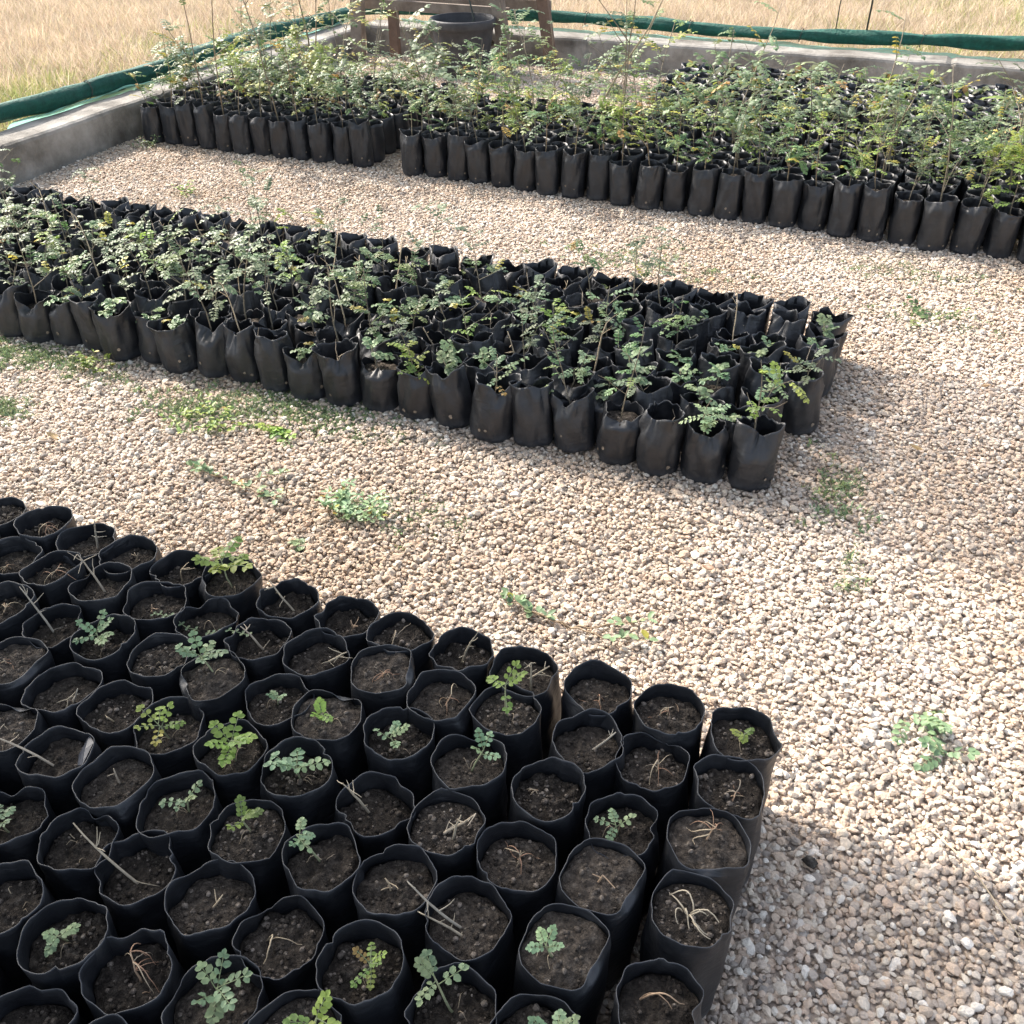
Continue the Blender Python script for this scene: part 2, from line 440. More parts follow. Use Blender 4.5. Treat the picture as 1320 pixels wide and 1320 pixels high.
def leaflet(mb, base, d, nrm, L, W, col, simple=False, mat=0, fold=.25, curl=.15):
    d = d.normalized(); s = d.cross(nrm)
    if s.length < 1e-5: s = d.orthogonal()
    s.normalize(); n = s.cross(d)
    def P(u, w, z): return base + d * (u * L) + s * (w * W) + n * (z * W)
    c = curl
    if simple:
        vs = [P(0, 0, 0), P(.4, .5, .1), P(.78, .4, -c), P(1, 0, -c * 2), P(.78, -.4, -c), P(.4, -.5, .1)]
        mb.add(vs, [(0, 1, 5), (1, 2, 4, 5), (2, 3, 4)], col, mat)
    else:
        vs = [P(0, 0, 0), P(.4, 0, -fold * .3), P(.75, 0, -fold * .3 - c), P(1, 0, -c * 2), P(.36, .5, fold * .5), P(.78, .42, fold * .3 - c), P(.36, -.5, fold * .5), P(.78, -.42, fold * .3 - c)]
        mb.add(vs, [(0, 4, 1), (0, 1, 6), (1, 4, 5, 2), (1, 2, 7, 6), (2, 5, 3), (2, 3, 7)], col, mat)

def pinnate(lf, st, base, d, L, pairs, ll, lw, rng, pal, simple=False, yel=.06, mat_l=0, mat_s=0, droop=.5, rr=.0006):
    """a compound leaf: rachis with pairs of leaflets"""
    d = d.normalized()
    pts = []; p = base.copy(); dd = d.copy(); seg = L / (pairs + 1)
    pts.append(p.copy())
    for i in range(pairs + 1):
        dd = (dd + Vector((rng.uniform(-.1, .1), rng.uniform(-.1, .1), -droop * .18))).normalized()
        p = p + dd * seg; pts.append(p.copy())
    tube(st, pts, [rr * 1.4] + [rr] * (len(pts) - 1), 3, (.20, .24, .12), mat_s, cap=False)
    base_c = pick(rng, pal, yel)
    for i in range(1, len(pts)):
        q = pts[i]; t = (pts[i] - pts[i - 1]).normalized()
        side = t.cross(Vector((0, 0, 1)))
        if side.length < 1e-3: side = Vector((1, 0, 0))
        side.normalize(); up = side.cross(t).normalized()
        sc_ = (.75 + .5 * math.sin(PI * i / (len(pts)))) * rng.uniform(.85, 1.1)
        if i == len(pts) - 1:
            leaflet(lf, q, t, up, ll * sc_ * 1.1, lw * sc_ * 1.1, base_c, simple, mat_l)
        for sg in (-1, 1):
            if rng.random() < .06: continue
            k = rng.uniform(.85, 1.15); c = tuple(x * k for x in base_c)
            dl = (side * sg + t * .45 + up * rng.uniform(-.25, .35)).normalized()
            leaflet(lf, q + t * rng.uniform(-.1, .1) * seg, dl, (up + side * rng.uniform(-.3, .3)).normalized(), ll * sc_, lw * sc_, c, simple, mat_l)

def rdir(rng, elev, az=None):
    a = rng.uniform(0, 2 * PI) if az is None else az
    return Vector((math.cos(a) * math.cos(elev), math.sin(a) * math.cos(elev), math.sin(elev)))

def wiggle(rng, base, d, L, n, kink):
    pts = [base.copy()]; p = base.copy(); d = d.normalized()
    for i in range(n):
        d = (d + Vector((rng.uniform(-kink, kink), rng.uniform(-kink, kink), rng.uniform(-kink, kink) * .6))).normalized()
        p = p + d * (L / n); pts.append(p.copy())
    return pts, d

DRY = [(.44, .34, .22), (.36, .28, .19), (.52, .41, .27), (.32, .26, .19), (.44, .30, .19)]

def plant_sapling(rng, hgt, pal, leaves=9, leafL=.06, pairs=5, ll=.013, lw=.009, simple=False, lean=.15, mats=(0, 0), yel=.06, branches=2, woody=.0022, lf=None, st=None, z0=0.0, xy=(0, 0), bare=.35):
    lf = lf or MB(); st = st or MB()
    c = rng.choice([(.20, .17, .12), (.25, .21, .15), (.17, .145, .105), (.22, .17, .11)])
    base = Vector((xy[0], xy[1], z0 - .01))
    d = Vector((rng.uniform(-lean, lean), rng.uniform(-lean, lean), 1))
    pts, _ = wiggle(rng, base, d, hgt, 6, .13)
    tube(st, pts, [woody * (1 - .6 * i / 6) for i in range(7)], 5, c, mats[1])
    axes = [(pts, 1.0)]
    for b in range(branches):
        i = rng.randint(2, 4)
        bd = (rdir(rng, rng.uniform(.4, 1.0)))
        bp, _ = wiggle(rng, pts[i], bd, hgt * rng.uniform(.25, .5), 4, .2)
        tube(st, bp, [woody * .55 * (1 - .5 * k / 4) for k in range(5)], 4, c, mats[1], cap=False)
        axes.append((bp, .6))
    for l in range(leaves):
        ax, w = axes[l % len(axes)] if rng.random() < .75 else axes[0]
        t = rng.uniform(bare if w == 1 else .3, 1.0) * (len(ax) - 1)
        i = min(int(t), len(ax) - 2); f = t - i
        q = ax[i].lerp(ax[i + 1], f)
        pinnate(lf, st, q, rdir(rng, rng.uniform(-.1, .95)), leafL * rng.uniform(.65, 1.15), max(2, pairs + rng.randint(-1, 1)), ll, lw, rng, pal, simple, yel, mats[0], mats[1])
    return lf, st

def plant_simpleleaf(rng, hgt, pal, n=14, L=.075, W=.026, z0=0, xy=(0, 0), lf=None, st=None, mats=(0, 0), simple=False):
    lf = lf or MB(); st = st or MB()
    base = Vector((xy[0], xy[1], z0 - .01))
    pts, _ = wiggle(rng, base, Vector((rng.uniform(-.1, .1), rng.uniform(-.1, .1), 1)), hgt, 5, .08)
    tube(st, pts, [.002 * (1 - .5 * i / 5) for i in range(6)], 5, (.17, .14, .09), mats[1])
    for k in range(n):
        t = rng.uniform(.4, 1) if k > n * .4 else rng.uniform(.85, 1.0)
        q = pts[0].lerp(pts[-1], t)
        i = min(4, int(t * 5)); q = pts[i].lerp(pts[i + 1], t * 5 - i)
        dd = rdir(rng, rng.uniform(-.35, .7), k * 2.4 + rng.uniform(-.4, .4))
        leaflet(lf, q, dd, Vector((rng.uniform(-.2, .2), rng.uniform(-.2, .2), 1)), L * rng.uniform(.6, 1.1), W * rng.uniform(.8, 1.15), pick(rng, pal, .03), simple, mats[0], fold=.5, curl=.3)
    return lf, st

def plant_bare(rng, hgt, z0, lean=.3):
    st = MB()
    c = rng.choice(DRY)
    pts, d = wiggle(rng, Vector((0, 0, z0 - .01)), Vector((rng.uniform(-lean, lean), rng.uniform(-lean, lean), 1)), hgt, 5, .18)
    tube(st, pts, [.0024 * (1 - .5 * i / 5) for i in range(6)], 5, c)
    for b in range(rng.randint(1, 4)):
        i = rng.randint(2, 5)
        bp, _ = wiggle(rng, pts[i], rdir(rng, rng.uniform(.1, 1.1)), hgt * rng.uniform(.15, .4), 3, .3)
        tube(st, bp, [.0011, .0009, .0008, .0006], 4, c, cap=False)
    return st

def curl(rng, st, p, az, L, rise, r, c):
    """a dry twig that rises and droops again"""
    pts = []; a = az; turn = rng.uniform(-.28, .28); q = Vector((0, 0, 0)); ph = rng.uniform(.78, 1.0); n = 9
    for i in range(n + 1):
        t = i / n
        pts.append(p + Vector((q.x, q.y, rise * math.sin(min(t * 1.08, 1) * PI * ph) + rng.uniform(-.0012, .0012))))
        q = q + Vector((math.cos(a), math.sin(a), 0)) * (L * .62 / n); a += turn + rng.uniform(-.22, .22)
    tube(st, pts, [r * (1 - .5 * i / n) for i in range(n + 1)], 4, c, cap=False)

def front_plant(kind, lean, s, rng, z0):
    """the seedling (or its remains) of one bag in the front block; returns (stem MB, foliage MB or None)"""
    st = MB(); lf = None
    o = Vector((rng.uniform(-.008, .008), rng.uniform(-.008, .008), z0))
    dry = rng.choice(DRY)
    L = Vector((lean, rng.uniform(-.25, .25), 0))
    if kind == 'tuft':
        red = rng.random() < .35; s = s * rng.uniform(.75, 1.15)
        pts, _ = wiggle(rng, o - Vector((0, 0, .008)), Vector((L.x * .5, L.y, 1)), rng.uniform(.028, .05) * s, 4, .28)
        tube(st, pts, [.0018, .0016, .0013, .0011, .0009], 5, dry)
        for k in range(rng.randint(5, 10)):                          # withered leaf stalks drooping from the stem
            c = (.34, .20, .125) if red and rng.random() < .6 else rng.choice(DRY)
            q = pts[rng.choice([2, 3, 3, 4, 4])].copy(); a = rng.uniform(0, 6.28); v = Vector((math.cos(a) * .5, math.sin(a) * .5, rng.uniform(-.2, .8))).normalized()
            pp = [q.copy()]; n = rng.randint(4, 9); stp = rng.uniform(.0045, .0075) * s
            for m_ in range(n):
                v = (v + Vector((rng.uniform(-.35, .35), rng.uniform(-.35, .35), -.42))).normalized(); q = q + v * stp
                if q.z < z0 + .002: q.z = z0 + .002 + rng.uniform(0, .002); v.z = rng.uniform(-.05, .15)
                pp.append(q.copy())
            r = rng.uniform(.0006, .0011); tube(st, pp, [r * (1.1 - .6 * m_ / n) for m_ in range(n + 1)], 4, c, cap=False)
        for k in range(rng.randint(0, 3)):
            curl(rng, st, o + Vector((rng.uniform(-.02, .02), rng.uniform(-.02, .02), -.001)), rng.uniform(0, 6.28), rng.uniform(.02, .05), .01, .0008, rng.choice(DRY))
    elif kind == 'roots':
        for k in range(8):
            curl(rng, st, o + Vector((rng.uniform(-.01, .01), rng.uniform(-.01, .01), 0)), rng.uniform(0, 6.28), rng.uniform(.05, .09) * s, rng.uniform(.012, .03) * s, rng.uniform(.0011, .0017), (.50, .42, .30))
    elif kind == 'stub':
        pts, _ = wiggle(rng, o - Vector((0, 0, .008)), Vector((L.x, L.y, 1)), .042 * s, 4, .2)
        tube(st, pts, [.0022, .0019, .0017, .0015, .0008], 5, dry)
        for k in range(rng.randint(1, 3)):
            bp, _ = wiggle(rng, pts[rng.randint(2, 4)], rdir(rng, rng.uniform(-.3, .8)), rng.uniform(.012, .028), 3, .3)
            tube(st, bp, [.001, .0009, .0008, .0006], 4, dry, cap=False)
    elif kind == 'arch':
        a = 0 if lean > 0 else PI
        for k in range(2):
            curl(rng, st, o - Vector((math.cos(a) * .03, 0, .002)), a + rng.uniform(-.4, .4) + k * .5, .10 * s, (.045 - .02 * k) * s, .0015 - .0005 * k, dry)
    elif kind in ('stalk', 'twin'):
        for q in range(1):
            b = o + Vector((rng.uniform(-.02, .02), rng.uniform(-.02, .02), -.01)) if q else o - Vector((0, 0, .01))
            c = rng.choice([(.34, .30, .235), (.42, .35, .26), (.38, .32, .23)])
            pts, _ = wiggle(rng, b, Vector((L.x * 1.1, L.y, .85)), rng.uniform(.115, .15) * s, 6, .11)
            tube(st, pts, [.0026, .0024, .0022, .002, .0017, .0014, .001], 6, c)
            for k in range(rng.randint(3, 6)):
                i = rng.randint(1, 6)
                bp, _ = wiggle(rng, pts[i], rdir(rng, rng.uniform(-.4, .7)), rng.uniform(.012, .04) * s, 3, .3)
                tube(st, bp, [.0011, .0009, .0007, .0005], 4, c, cap=False)
    elif kind in ('leaf', 'leafS', 'leafL', 'leafT', 'leafY'):
        s = s * .88
        hgt = {'leaf': .04, 'leafS': .032, 'leafL': .05, 'leafT': .075, 'leafY': .045}[kind] * s
        pal = 'bright' if (kind == 'leafY' or rng.random() < .25) else 'pale'
        c = (.26, .27, .15)
        pts, d = wiggle(rng, o - Vector((0, 0, .008)), Vector((L.x * .7, L.y, 1)), hgt + .008, 4, .16)
        tube(st, pts, [.0021, .0019, .0017, .0015, .0011], 5, c)
        lf = MB()
        nl = {'leaf': 4, 'leafS': 3, 'leafL': 6, 'leafT': 4, 'leafY': 6}[kind]
        LL = .85 * {'leaf': .04, 'leafS': .024, 'leafL': .052, 'leafT': .036, 'leafY': .046}[kind] * s
        big = 1.15 if kind == 'leafL' else 1.0
        a0 = rng.uniform(0, 6.28)
        for k in range(nl):
            t = 1 - .1 * (k % 3)
            q = pts[-2].lerp(pts[-1], 1 - (k % 3) * .35)
            pinnate(lf, st, q, rdir(rng, rng.uniform(.05, 1.0), a0 + k * 2.4), LL * rng.uniform(.75, 1.15), rng.choice([2, 3, 3]) if kind != 'leafL' else rng.choice([3, 4]),
                    (.0088 if kind != 'leafL' else .0105) * s * big, (.007 if kind != 'leafL' else .0078) * s * big, rng, pal, False, .10 if kind == 'leafY' else .012, droop=.35, rr=.0008)
        for k in range(rng.randint(1, 3)):
            curl(rng, st, o, rng.uniform(0, 6.28), .045, .018, .0007, rng.choice(DRY[:3]))
    elif kind == 'vine':
        lf = MB()
        for sgn in (-1, 1):
            p = o.copy(); pts = [p.copy()]
            for i in range(8):
                p = p + Vector((sgn * .014, rng.uniform(-.008, .006), (.006 if i < 5 else -.002) + rng.uniform(-.003, .003)))
                pts.append(p.copy())
                for sg in (-1, 1):
                    leaflet(lf, p, Vector((rng.uniform(-.4, .4), sg, .4)), Vector((0, 0, 1)), .008, .006, pick(rng, 'pale', 0))
            tube(st, pts, .0009, 4, (.22, .27, .14), cap=False)
        curl(rng, st, o, 1.0, .05, .03, .0008, DRY[0])
    else:                                                            # bare soil with scraps
        for k in range(4):
            curl(rng, st, o + Vector((rng.uniform(-.025, .025), rng.uniform(-.025, .025), -.001)), rng.uniform(0, 6.28), rng.uniform(.015, .03), .008, .0008, rng.choice(DRY[:3]))
    return st, lf

# ------------------------------------------------------------------ ordinal words
ORD = 'first second third fourth fifth sixth seventh eighth ninth tenth eleventh twelfth thirteenth fourteenth fifteenth sixteenth seventeenth eighteenth nineteenth twentieth'.split()
def ordw(i):
    if i < 20: return ORD[i]
    t, u = divmod(i + 1, 10)
    tens = {2: 'twenty', 3: 'thirty', 4: 'forty'}[t]
    return {2: 'twentieth', 3: 'thirtieth', 4: 'fortieth'}[t] if u == 0 else tens + '-' + ORD[u - 1]

# ------------------------------------------------------------------ front block
FRONT = [   # rows from the gravel path towards the viewer, each from the right end; (x, y, kind, lean, size)
 (1.188, [(-.089,'leafS',.4,.9),(-.215,'tuft',0,.9),(-.338,'tuft',.3,1.1),(-.483,'twin',.5,.75),(-.618,'stalk',.15,.7),(-.739,'arch',1,1),(-.866,'stub',0,1),(-.999,'stalk',-.6,.8),(-1.155,'leafL',-.3,1.5),(-1.29,'stub',0,1.1),(-1.405,'stub',.2,1),(-1.53,'stalk',.1,.85),(-1.655,'tuft',0,1.35),(-1.785,'bare',0,1)]),
 (1.066, [(-.076,'tuft',0,.7),(-.204,'tuft',.2,1.1),(-.333,'stalk',.7,.6),(-.475,'leafT',-.35,1.25),(-.593,'tuft',.2,1.15),(-.73,'tuft',.3,1),(-.863,'stalk',.8,.75),(-.989,'stalk',-.2,.8),(-1.131,'vine',0,1),(-1.259,'stub',0,.9),(-1.39,'stalk',-.3,1.0),(-1.52,'tuft',0,1.6),(-1.65,'tuft',0,1),(-1.775,'stub',0,1),(-1.9,'tuft',0,1)]),
 (.943, [(-.096,'tuft',.1,1.3),(-.219,'leaf',0,.95),(-.359,'tuft',0,.9),(-.498,'leafT',.3,1.0),(-.625,'leaf',-.3,1.05),(-.76,'leafS',-.3,1.2),(-.877,'leafS',0,.95),(-1.013,'leafL',-.8,1.05),(-1.139,'bare',0,1),(-1.28,'leafL',-.7,.95),(-1.405,'stalk',-.6,.95),(-1.53,'tuft',0,1),(-1.655,'stub',0,1),(-1.78,'tuft',0,1)]),
 (.818, [(-.086,'roots',.4,1),(-.22,'stub',.3,.8),(-.343,'tuft',0,1),(-.477,'twin',.7,.8),(-.609,'stalk',-.2,.75),(-.749,'leafL',-.1,1.05),(-.879,'leafL',0,1.15),(-1.012,'leafY',-.2,1.1),(-1.135,'stub',0,1),(-1.262,'twin',.8,.6),(-1.39,'tuft',0,.9),(-1.515,'stalk',-.4,.9),(-1.64,'tuft',0,1)]),
 (.693, [(-.089,'arch',1,1),(-.236,'leafT',-.1,.9),(-.371,'twin',-.9,1.05),(-.499,'stub',0,.9),(-.619,'leafT',-.5,1.0),(-.754,'leaf',-.2,1.1),(-.88,'leaf',-.1,1.05),(-1.008,'stub',-.2,1.1),(-1.14,'stalk',-.9,1.2),(-1.268,'bare',0,1),(-1.395,'stub',0,1),(-1.52,'tuft',0,1)]),
 (.568, [(-.085,'stub',0,1),(-.215,'leafL',0,.8),(-.336,'leafT',-.8,1.2),(-.47,'leafY',0,.8),(-.61,'arch',.8,.9),(-.742,'stub',.5,1.2),(-.871,'stalk',-.7,1.05),(-1.002,'bare',0,1),(-1.13,'leaf',-.3,1.0),(-1.26,'tuft',0,1)]),
 (.443, [(-.09,'stub',0,1),(-.22,'tuft',0,1),(-.36,'stub',0,1),(-.51,'leafT',.2,1.3),(-.639,'leafL',-.2,1.0),(-.762,'tuft',0,1.25),(-.89,'leafS',-.5,1.1),(-1.013,'bare',0,1),(-1.14,'tuft',0,1)]),
 (.32, [(-.46,'tuft',0,1),(-.6,'leaf',0,1),(-.73,'stub',0,1),(-.861,'bare',0,1),(-.99,'stub',0,1)]),
]
WORDS = {'tuft': 'curled dry tuft', 'roots': 'pale dry roots', 'stub': 'short dry stub', 'arch': 'arched dry twig', 'stalk': 'leaning dry stalk', 'twin': 'two dry stalks',
         'leaf': 'small green seedling', 'leafS': 'tiny green seedling', 'leafL': 'broad leafy seedling', 'leafT': 'thin upright seedling', 'leafY': 'yellowish seedling', 'vine': 'creeping green vine', 'bare': 'bare crumbly soil'}
ROWW = ['top row', 'second row', 'third row', 'fourth row', 'fifth row', 'sixth row', 'seventh row', 'eighth row']

def pair_meshes(style, seeds):
    out = []
    for sd in seeds:
        b, s, z = make_bag(sd, style)
        out.append((b.mesh('bag', [M_BAG, M_HOLE]), s.mesh('soil', [M_SOIL]), z))
    return out

FP = pair_meshes('front', range(100, 114))
for r_, (y, row) in enumerate(FRONT):
    for c_, (x, kind, lean, s) in enumerate(row):
        rng = random.Random(r_ * 100 + c_ + 5)
        me_b, me_s, z0 = FP[rng.randrange(len(FP))]
        t = empty('seedling_bag', (x, y + rng.uniform(-.004, .004), .004))
        t.rotation_euler = (rng.uniform(-.02, .02), rng.uniform(-.02, .02), 0)
        tag(t, 'black bag with %s, %s from right in %s of front block' % (WORDS[kind], ordw(c_), ROWW[r_]), 'nursery bag', 'black nursery bags in the front block')
        rz = rng.uniform(0, 2 * PI)
        for nm, me in (('bag', me_b), ('soil', me_s)):
            o = link(bpy.data.objects.new(nm, me), t); o.rotation_euler.z = rz
        st, lf = front_plant(kind, lean, s, rng, z0)
        if kind == 'twin':
            s2, _ = front_plant('stalk', lean - .5, s * .8, rng, z0)
            o = s2.obj('dry_stem', [M_STEM], t); o.location.x = .022; o.location.y = -.012
        if (r_, c_) == (4, 8):
            fm = MB(); fm.add([(.060, -.004, .221), (.044, .040, .222), (.018, .056, .214), (.020, .022, .200), (.040, .000, .206), (.040, .024, .221)],
                              [(0, 1, 5), (1, 2, 5), (2, 3, 5), (3, 4, 5), (4, 0, 5)], (1.6, 1.75, 2.1), smooth=False)
            fo = fm.obj('folded_flap', [M_BAG], t); sm_ = fo.modifiers.new('thickness', 'SOLIDIFY'); sm_.thickness = .0015
        so = st.obj('seedling' if lf else 'dry_stem', [M_STEM], t)
        if lf: lf.obj('foliage', [M_LEAF], so)
# the folded corner of plastic lying over one bag
# ------------------------------------------------------------------ middle bed
MP = pair_meshes('middle', range(200, 222))
def mid_variants():
    V = []
    for k in range(26):
        rng = random.Random(500 + k)
        if k < 17:
            pal = rng.choice(['grey', 'mid', 'bright', 'grey', 'pale'])
            h = rng.uniform(.12, .30)
            lf, st = plant_sapling(rng, h, pal, leaves=rng.randint(7, 13), leafL=rng.uniform(.042, .065), pairs=rng.randint(3, 5), ll=rng.uniform(.009, .0135), lw=rng.uniform(.0062, .0092), branches=rng.randint(1, 3), yel=.045, lean=.25, bare=.38)
        elif k < 21:
            lf, st = plant_sapling(rng, rng.uniform(.05, .08), 'pale', leaves=6, leafL=.04, pairs=3, ll=.013, lw=.011, branches=0, bare=.6)
        elif k < 24:
            lf = None; st = plant_bare(rng, rng.uniform(.08, .2), 0)
        else:
            lf, st = plant_sapling(rng, rng.uniform(.24, .33), 'mid', leaves=10, leafL=.045, pairs=4, ll=.011, lw=.007, branches=2, bare=.45, lean=.3)
        w = 'tall seedling' if k >= 24 else 'bare twiggy stem' if k >= 21 else 'short pale seedling' if k >= 17 else 'leafy seedling'
        V.append((st.mesh('seedling', [M_STEM]), lf.mesh('foliage', [M_LEAF]) if lf else None, w))
    return V
MV = mid_variants()
MIDROW = ['front row', 'second row', 'third row', 'fourth row', 'fifth row', 'sixth row', 'seventh row']
MASS = []        # (style, x, y, rz) of the bags that go into the mass
right_end = [-.275, -.33, -.30, -.20, -.215, -.205, -.20, -.2]
for r_ in range(8):
    y = 2.272 + .119 * r_
    left = -3.05 - .115 * r_
    x = right_end[r_]; c_ = 0
    while x > left:
        rng = random.Random(9000 + r_ * 100 + c_)
        if r_ == 7:
            MASS.append(('middle', x, y + rng.uniform(-.012, .012)))
        else:
            me_b, me_s, z0 = MP[rng.randrange(len(MP))]
            # sparser, lower seedlings to the right, lusher to the left
            lush = min(1, max(0, (-x - .6) / 1.6))
            k = rng.randrange(17) if rng.random() < .34 + .45 * lush else rng.choice([17, 18, 19, 20, 21, 22, 23])
            if rng.random() < .05: k = rng.choice([24, 25])
            if r_ >= 5 and rng.random() < .6: k = rng.choice([17, 19, 21, 22])
            me_st, me_lf, w = MV[k]
            t = empty('seedling_bag', (x, y + rng.uniform(-.022, .022), .004))
            t.rotation_euler = (rng.uniform(-.09, .05), rng.uniform(-.10, .10) - .03, 0)
            tag(t, 'open black bag with %s, %s from right in %s of middle bed' % (w, ordw(c_), MIDROW[r_]), 'nursery bag', 'black nursery bags in the middle bed')
            rz = rng.uniform(-.55, .55) + (PI if rng.random() < .3 else 0)
            for nm, me in (('bag', me_b), ('soil', me_s)):
                o = link(bpy.data.objects.new(nm, me), t); o.rotation_euler.z = rz
            o = link(bpy.data.objects.new('dry_stem' if me_lf is None else 'seedling', me_st), t); o.location.z = z0
            o.rotation_euler.z = rng.uniform(0, 6.28); sc_ = rng.uniform(.85, 1.2) * (1 + .10 * lush); o.scale = (sc_,) * 3
            if me_lf is not None: link(bpy.data.objects.new('foliage', me_lf), o)
        x -= rng.uniform(.122, .134); c_ += 1

# ------------------------------------------------------------------ rear bed: front row one by one
RP = pair_meshes('rear', range(300, 312))
def rear_variants(simple, seed0, n):
    V = []
    for k in range(n):
        rng = random.Random(seed0 + k)
        lf, st = MB(), MB()
        pal = rng.choice(['mid', 'bright', 'grey', 'bright', 'mid', 'pale'])
        plant_sapling(rng, rng.uniform(.18, .42), pal, leaves=rng.randint(12, 21) if not simple else rng.randint(12, 20), leafL=rng.uniform(.055, .085), pairs=rng.randint(4, 6) if not simple else 4,
                      ll=rng.uniform(.009, .0145), lw=rng.uniform(.0055, .0095), branches=rng.randint(1, 3), yel=.08, lean=.22, lf=lf, st=st, simple=simple, bare=.25)
        V.append((st, lf))
    return V
RV = [(s.mesh('seedling', [M_STEM]), l.mesh('foliage', [M_LEAF])) for s, l in rear_variants(False, 700, 16)]
LUSH = []
for k in range(2):
    r2 = random.Random(1500 + k); lf, st = plant_sapling(r2, .34, 'bright', leaves=34, leafL=.075, pairs=5, ll=.016, lw=.010, branches=4, yel=.03, lean=.15, bare=.15)
    LUSH.append((st.mesh('seedling', [M_STEM]), lf.mesh('foliage', [M_LEAF])))
rng = random.Random(41)
TALL = {}
def rear_front_y(x): return 4.515 if x < -2.6 else 4.50 - .052 * (x + 2.5)
xs = [-4.16 + .1245 * i for i in range(12)] + [-2.475 + .1275 * i for i in range(25)]
for i, x in enumerate(xs):
    rr = random.Random(3000 + i)
    me_b, me_s, z0 = RP[rr.randrange(len(RP))]
    t = empty('seedling_bag', (x, rear_front_y(x) + rr.uniform(-.02, .02), .004))
    t.rotation_euler = (rr.uniform(-.07, .04), rr.uniform(-.07, .07), 0)
    where = '%s from left in front row before gap' % ordw(i) if i < 12 else '%s from left in front row after gap' % ordw(i - 12)
    tag(t, 'black rear bag with leafy seedling, ' + where, 'nursery bag', 'black nursery bags in the rear bed')
    for nm, me in (('bag', me_b), ('soil', me_s)):
        o = link(bpy.data.objects.new(nm, me), t); o.rotation_euler.z = rr.uniform(-.4, .4) if nm == 'bag' else 0
    o.rotation_euler.z = t.children[0].rotation_euler.z
    if i in (3, 4, 7):                                                  # two tall thin saplings
        r2 = random.Random(60 + i)
        lf, st = plant_sapling(r2, 1.0 if i == 4 else .85 if i == 3 else .9, 'dark', leaves=12 if i < 7 else 3, leafL=.075, pairs=5, ll=.017, lw=.011, branches=2, woody=.0042, bare=.55, lean=.12)
        o = st.obj('seedling', [M_STEM], t); o.location.z = z0; lf.obj('foliage', [M_LEAF], o)
        t['label'] = 'black rear bag with tall thin sapling, %s from left in front row before gap' % ordw(i)
    else:
        ms, ml = RV[rr.randrange(len(RV))]
        if i >= 33: ms, ml = LUSH[i % 2]
        o = link(bpy.data.objects.new('seedling', ms), t); o.location.z = z0; o.rotation_euler.z = rr.uniform(0, 6.28)
        sc_ = rr.uniform(.8, 1.3) if rr.random() < .7 else rr.uniform(1.3, 1.65); o.scale = (sc_,) * 3
        link(bpy.data.objects.new('foliage', ml), o)

t = empty('seedling_bag', (-1.66, 4.74, .004))
tag(t, 'black rear bag with one long bare sapling stem leaning far to the right', 'nursery bag', 'black nursery bags in the rear bed')
for nm, me in (('bag', RP[2][0]), ('soil', RP[2][1])): link(bpy.data.objects.new(nm, me), t)
st = MB(); z0 = RP[2][2]; r2 = random.Random(12)
tube(st, [(0, 0, z0 - .01), (.09, .05, z0 + .17), (.17, .09, z0 + .33), (.29, .13, z0 + .52), (.38, .2, z0 + .74)], [.0062, .0055, .0048, .004, .0025], 6, (.30, .25, .16))
lf = MB()
for k in range(3): pinnate(lf, st, Vector((.30 + .03 * k, .14 + .02 * k, z0 + .55 + .07 * k)), rdir(r2, .4), .07, 4, .015, .01, r2, 'mid')
so = st.obj('seedling', [M_STEM], t); lf.obj('foliage', [M_LEAF], so)

# ------------------------------------------------------------------ the bags behind them: one mass
rng = random.Random(77)
for j in range(1, 9):
    for i in range(12):
        MASS.append(('rear', -4.16 + .1245 * i + rng.uniform(-.02, .02), 4.515 + .128 * j + rng.uniform(-.02, .02)))
    for i in range(25):
        x = -2.475 + .1275 * i + rng.uniform(-.02, .02)
        if x < -1.55 and j > 7: continue
        if abs(x + 1.66) < .09 and j == 2: continue
        MASS.append(('rear', x, rear_front_y(x) + .128 * j + rng.uniform(-.02, .02)))
for j in range(6):
    for i in range(18):
        MASS.append(('tall', -1.5 + .128 * i + rng.uniform(-.015, .015), 5.72 + .135 * j + rng.uniform(-.015, .015)))
def arr(mb):
    return np.array(mb.v, dtype=np.float64), mb.f, np.array(mb.c), np.array(mb.m), np.array(mb.sm)
LB = {'rear': [make_bag(s, 'rear', n=18, lod=1) for s in range(400, 405)], 'middle': [make_bag(s, 'middle', n=22, lod=1) for s in range(410, 414)]}
LV = rear_variants(True, 800, 14)
LS = []
for k in range(10):
    r2 = random.Random(900 + k); LS.append(plant_simpleleaf(r2, r2.uniform(.07, .12), 'dark' if k % 3 else 'bright', n=r2.randint(10, 15), simple=True)[::-1])
LM = []
for k in range(5):
    r2 = random.Random(950 + k); l, s_ = plant_sapling(r2, r2.uniform(.05, .12), 'mid', leaves=6, leafL=.045, pairs=3, ll=.012, lw=.009, branches=1, simple=True); LM.append((s_, l))
LT = []
for k in range(5):
    r2 = random.Random(970 + k); l, s_ = plant_sapling(r2, r2.uniform(.38, .55), 'mid', leaves=7, leafL=.06, pairs=4, ll=.014, lw=.009, branches=1, simple=True, woody=.0035, bare=.5, lean=.25); LT.append((s_, l))
mass = MB()
def put(src, x, y, z, rz, s, mat, colk=None):
    if not src.v: return
    V = np.array(src.v); c, si = math.cos(rz) * s, math.sin(rz) * s
    W = np.empty_like(V); W[:, 0] = V[:, 0] * c - V[:, 1] * si + x; W[:, 1] = V[:, 0] * si + V[:, 1] * c + y; W[:, 2] = V[:, 2] * s + z
    b = len(mass.v)
    mass.v.extend(map(tuple, W))
    mass.c.extend(src.c if colk is None else [tuple(np.array(q) * colk) for q in src.c])
    mass.f.extend([tuple(i + b for i in f) for f in src.f]); mass.m.extend([mat] * len(src.f)); mass.sm.extend(src.sm)
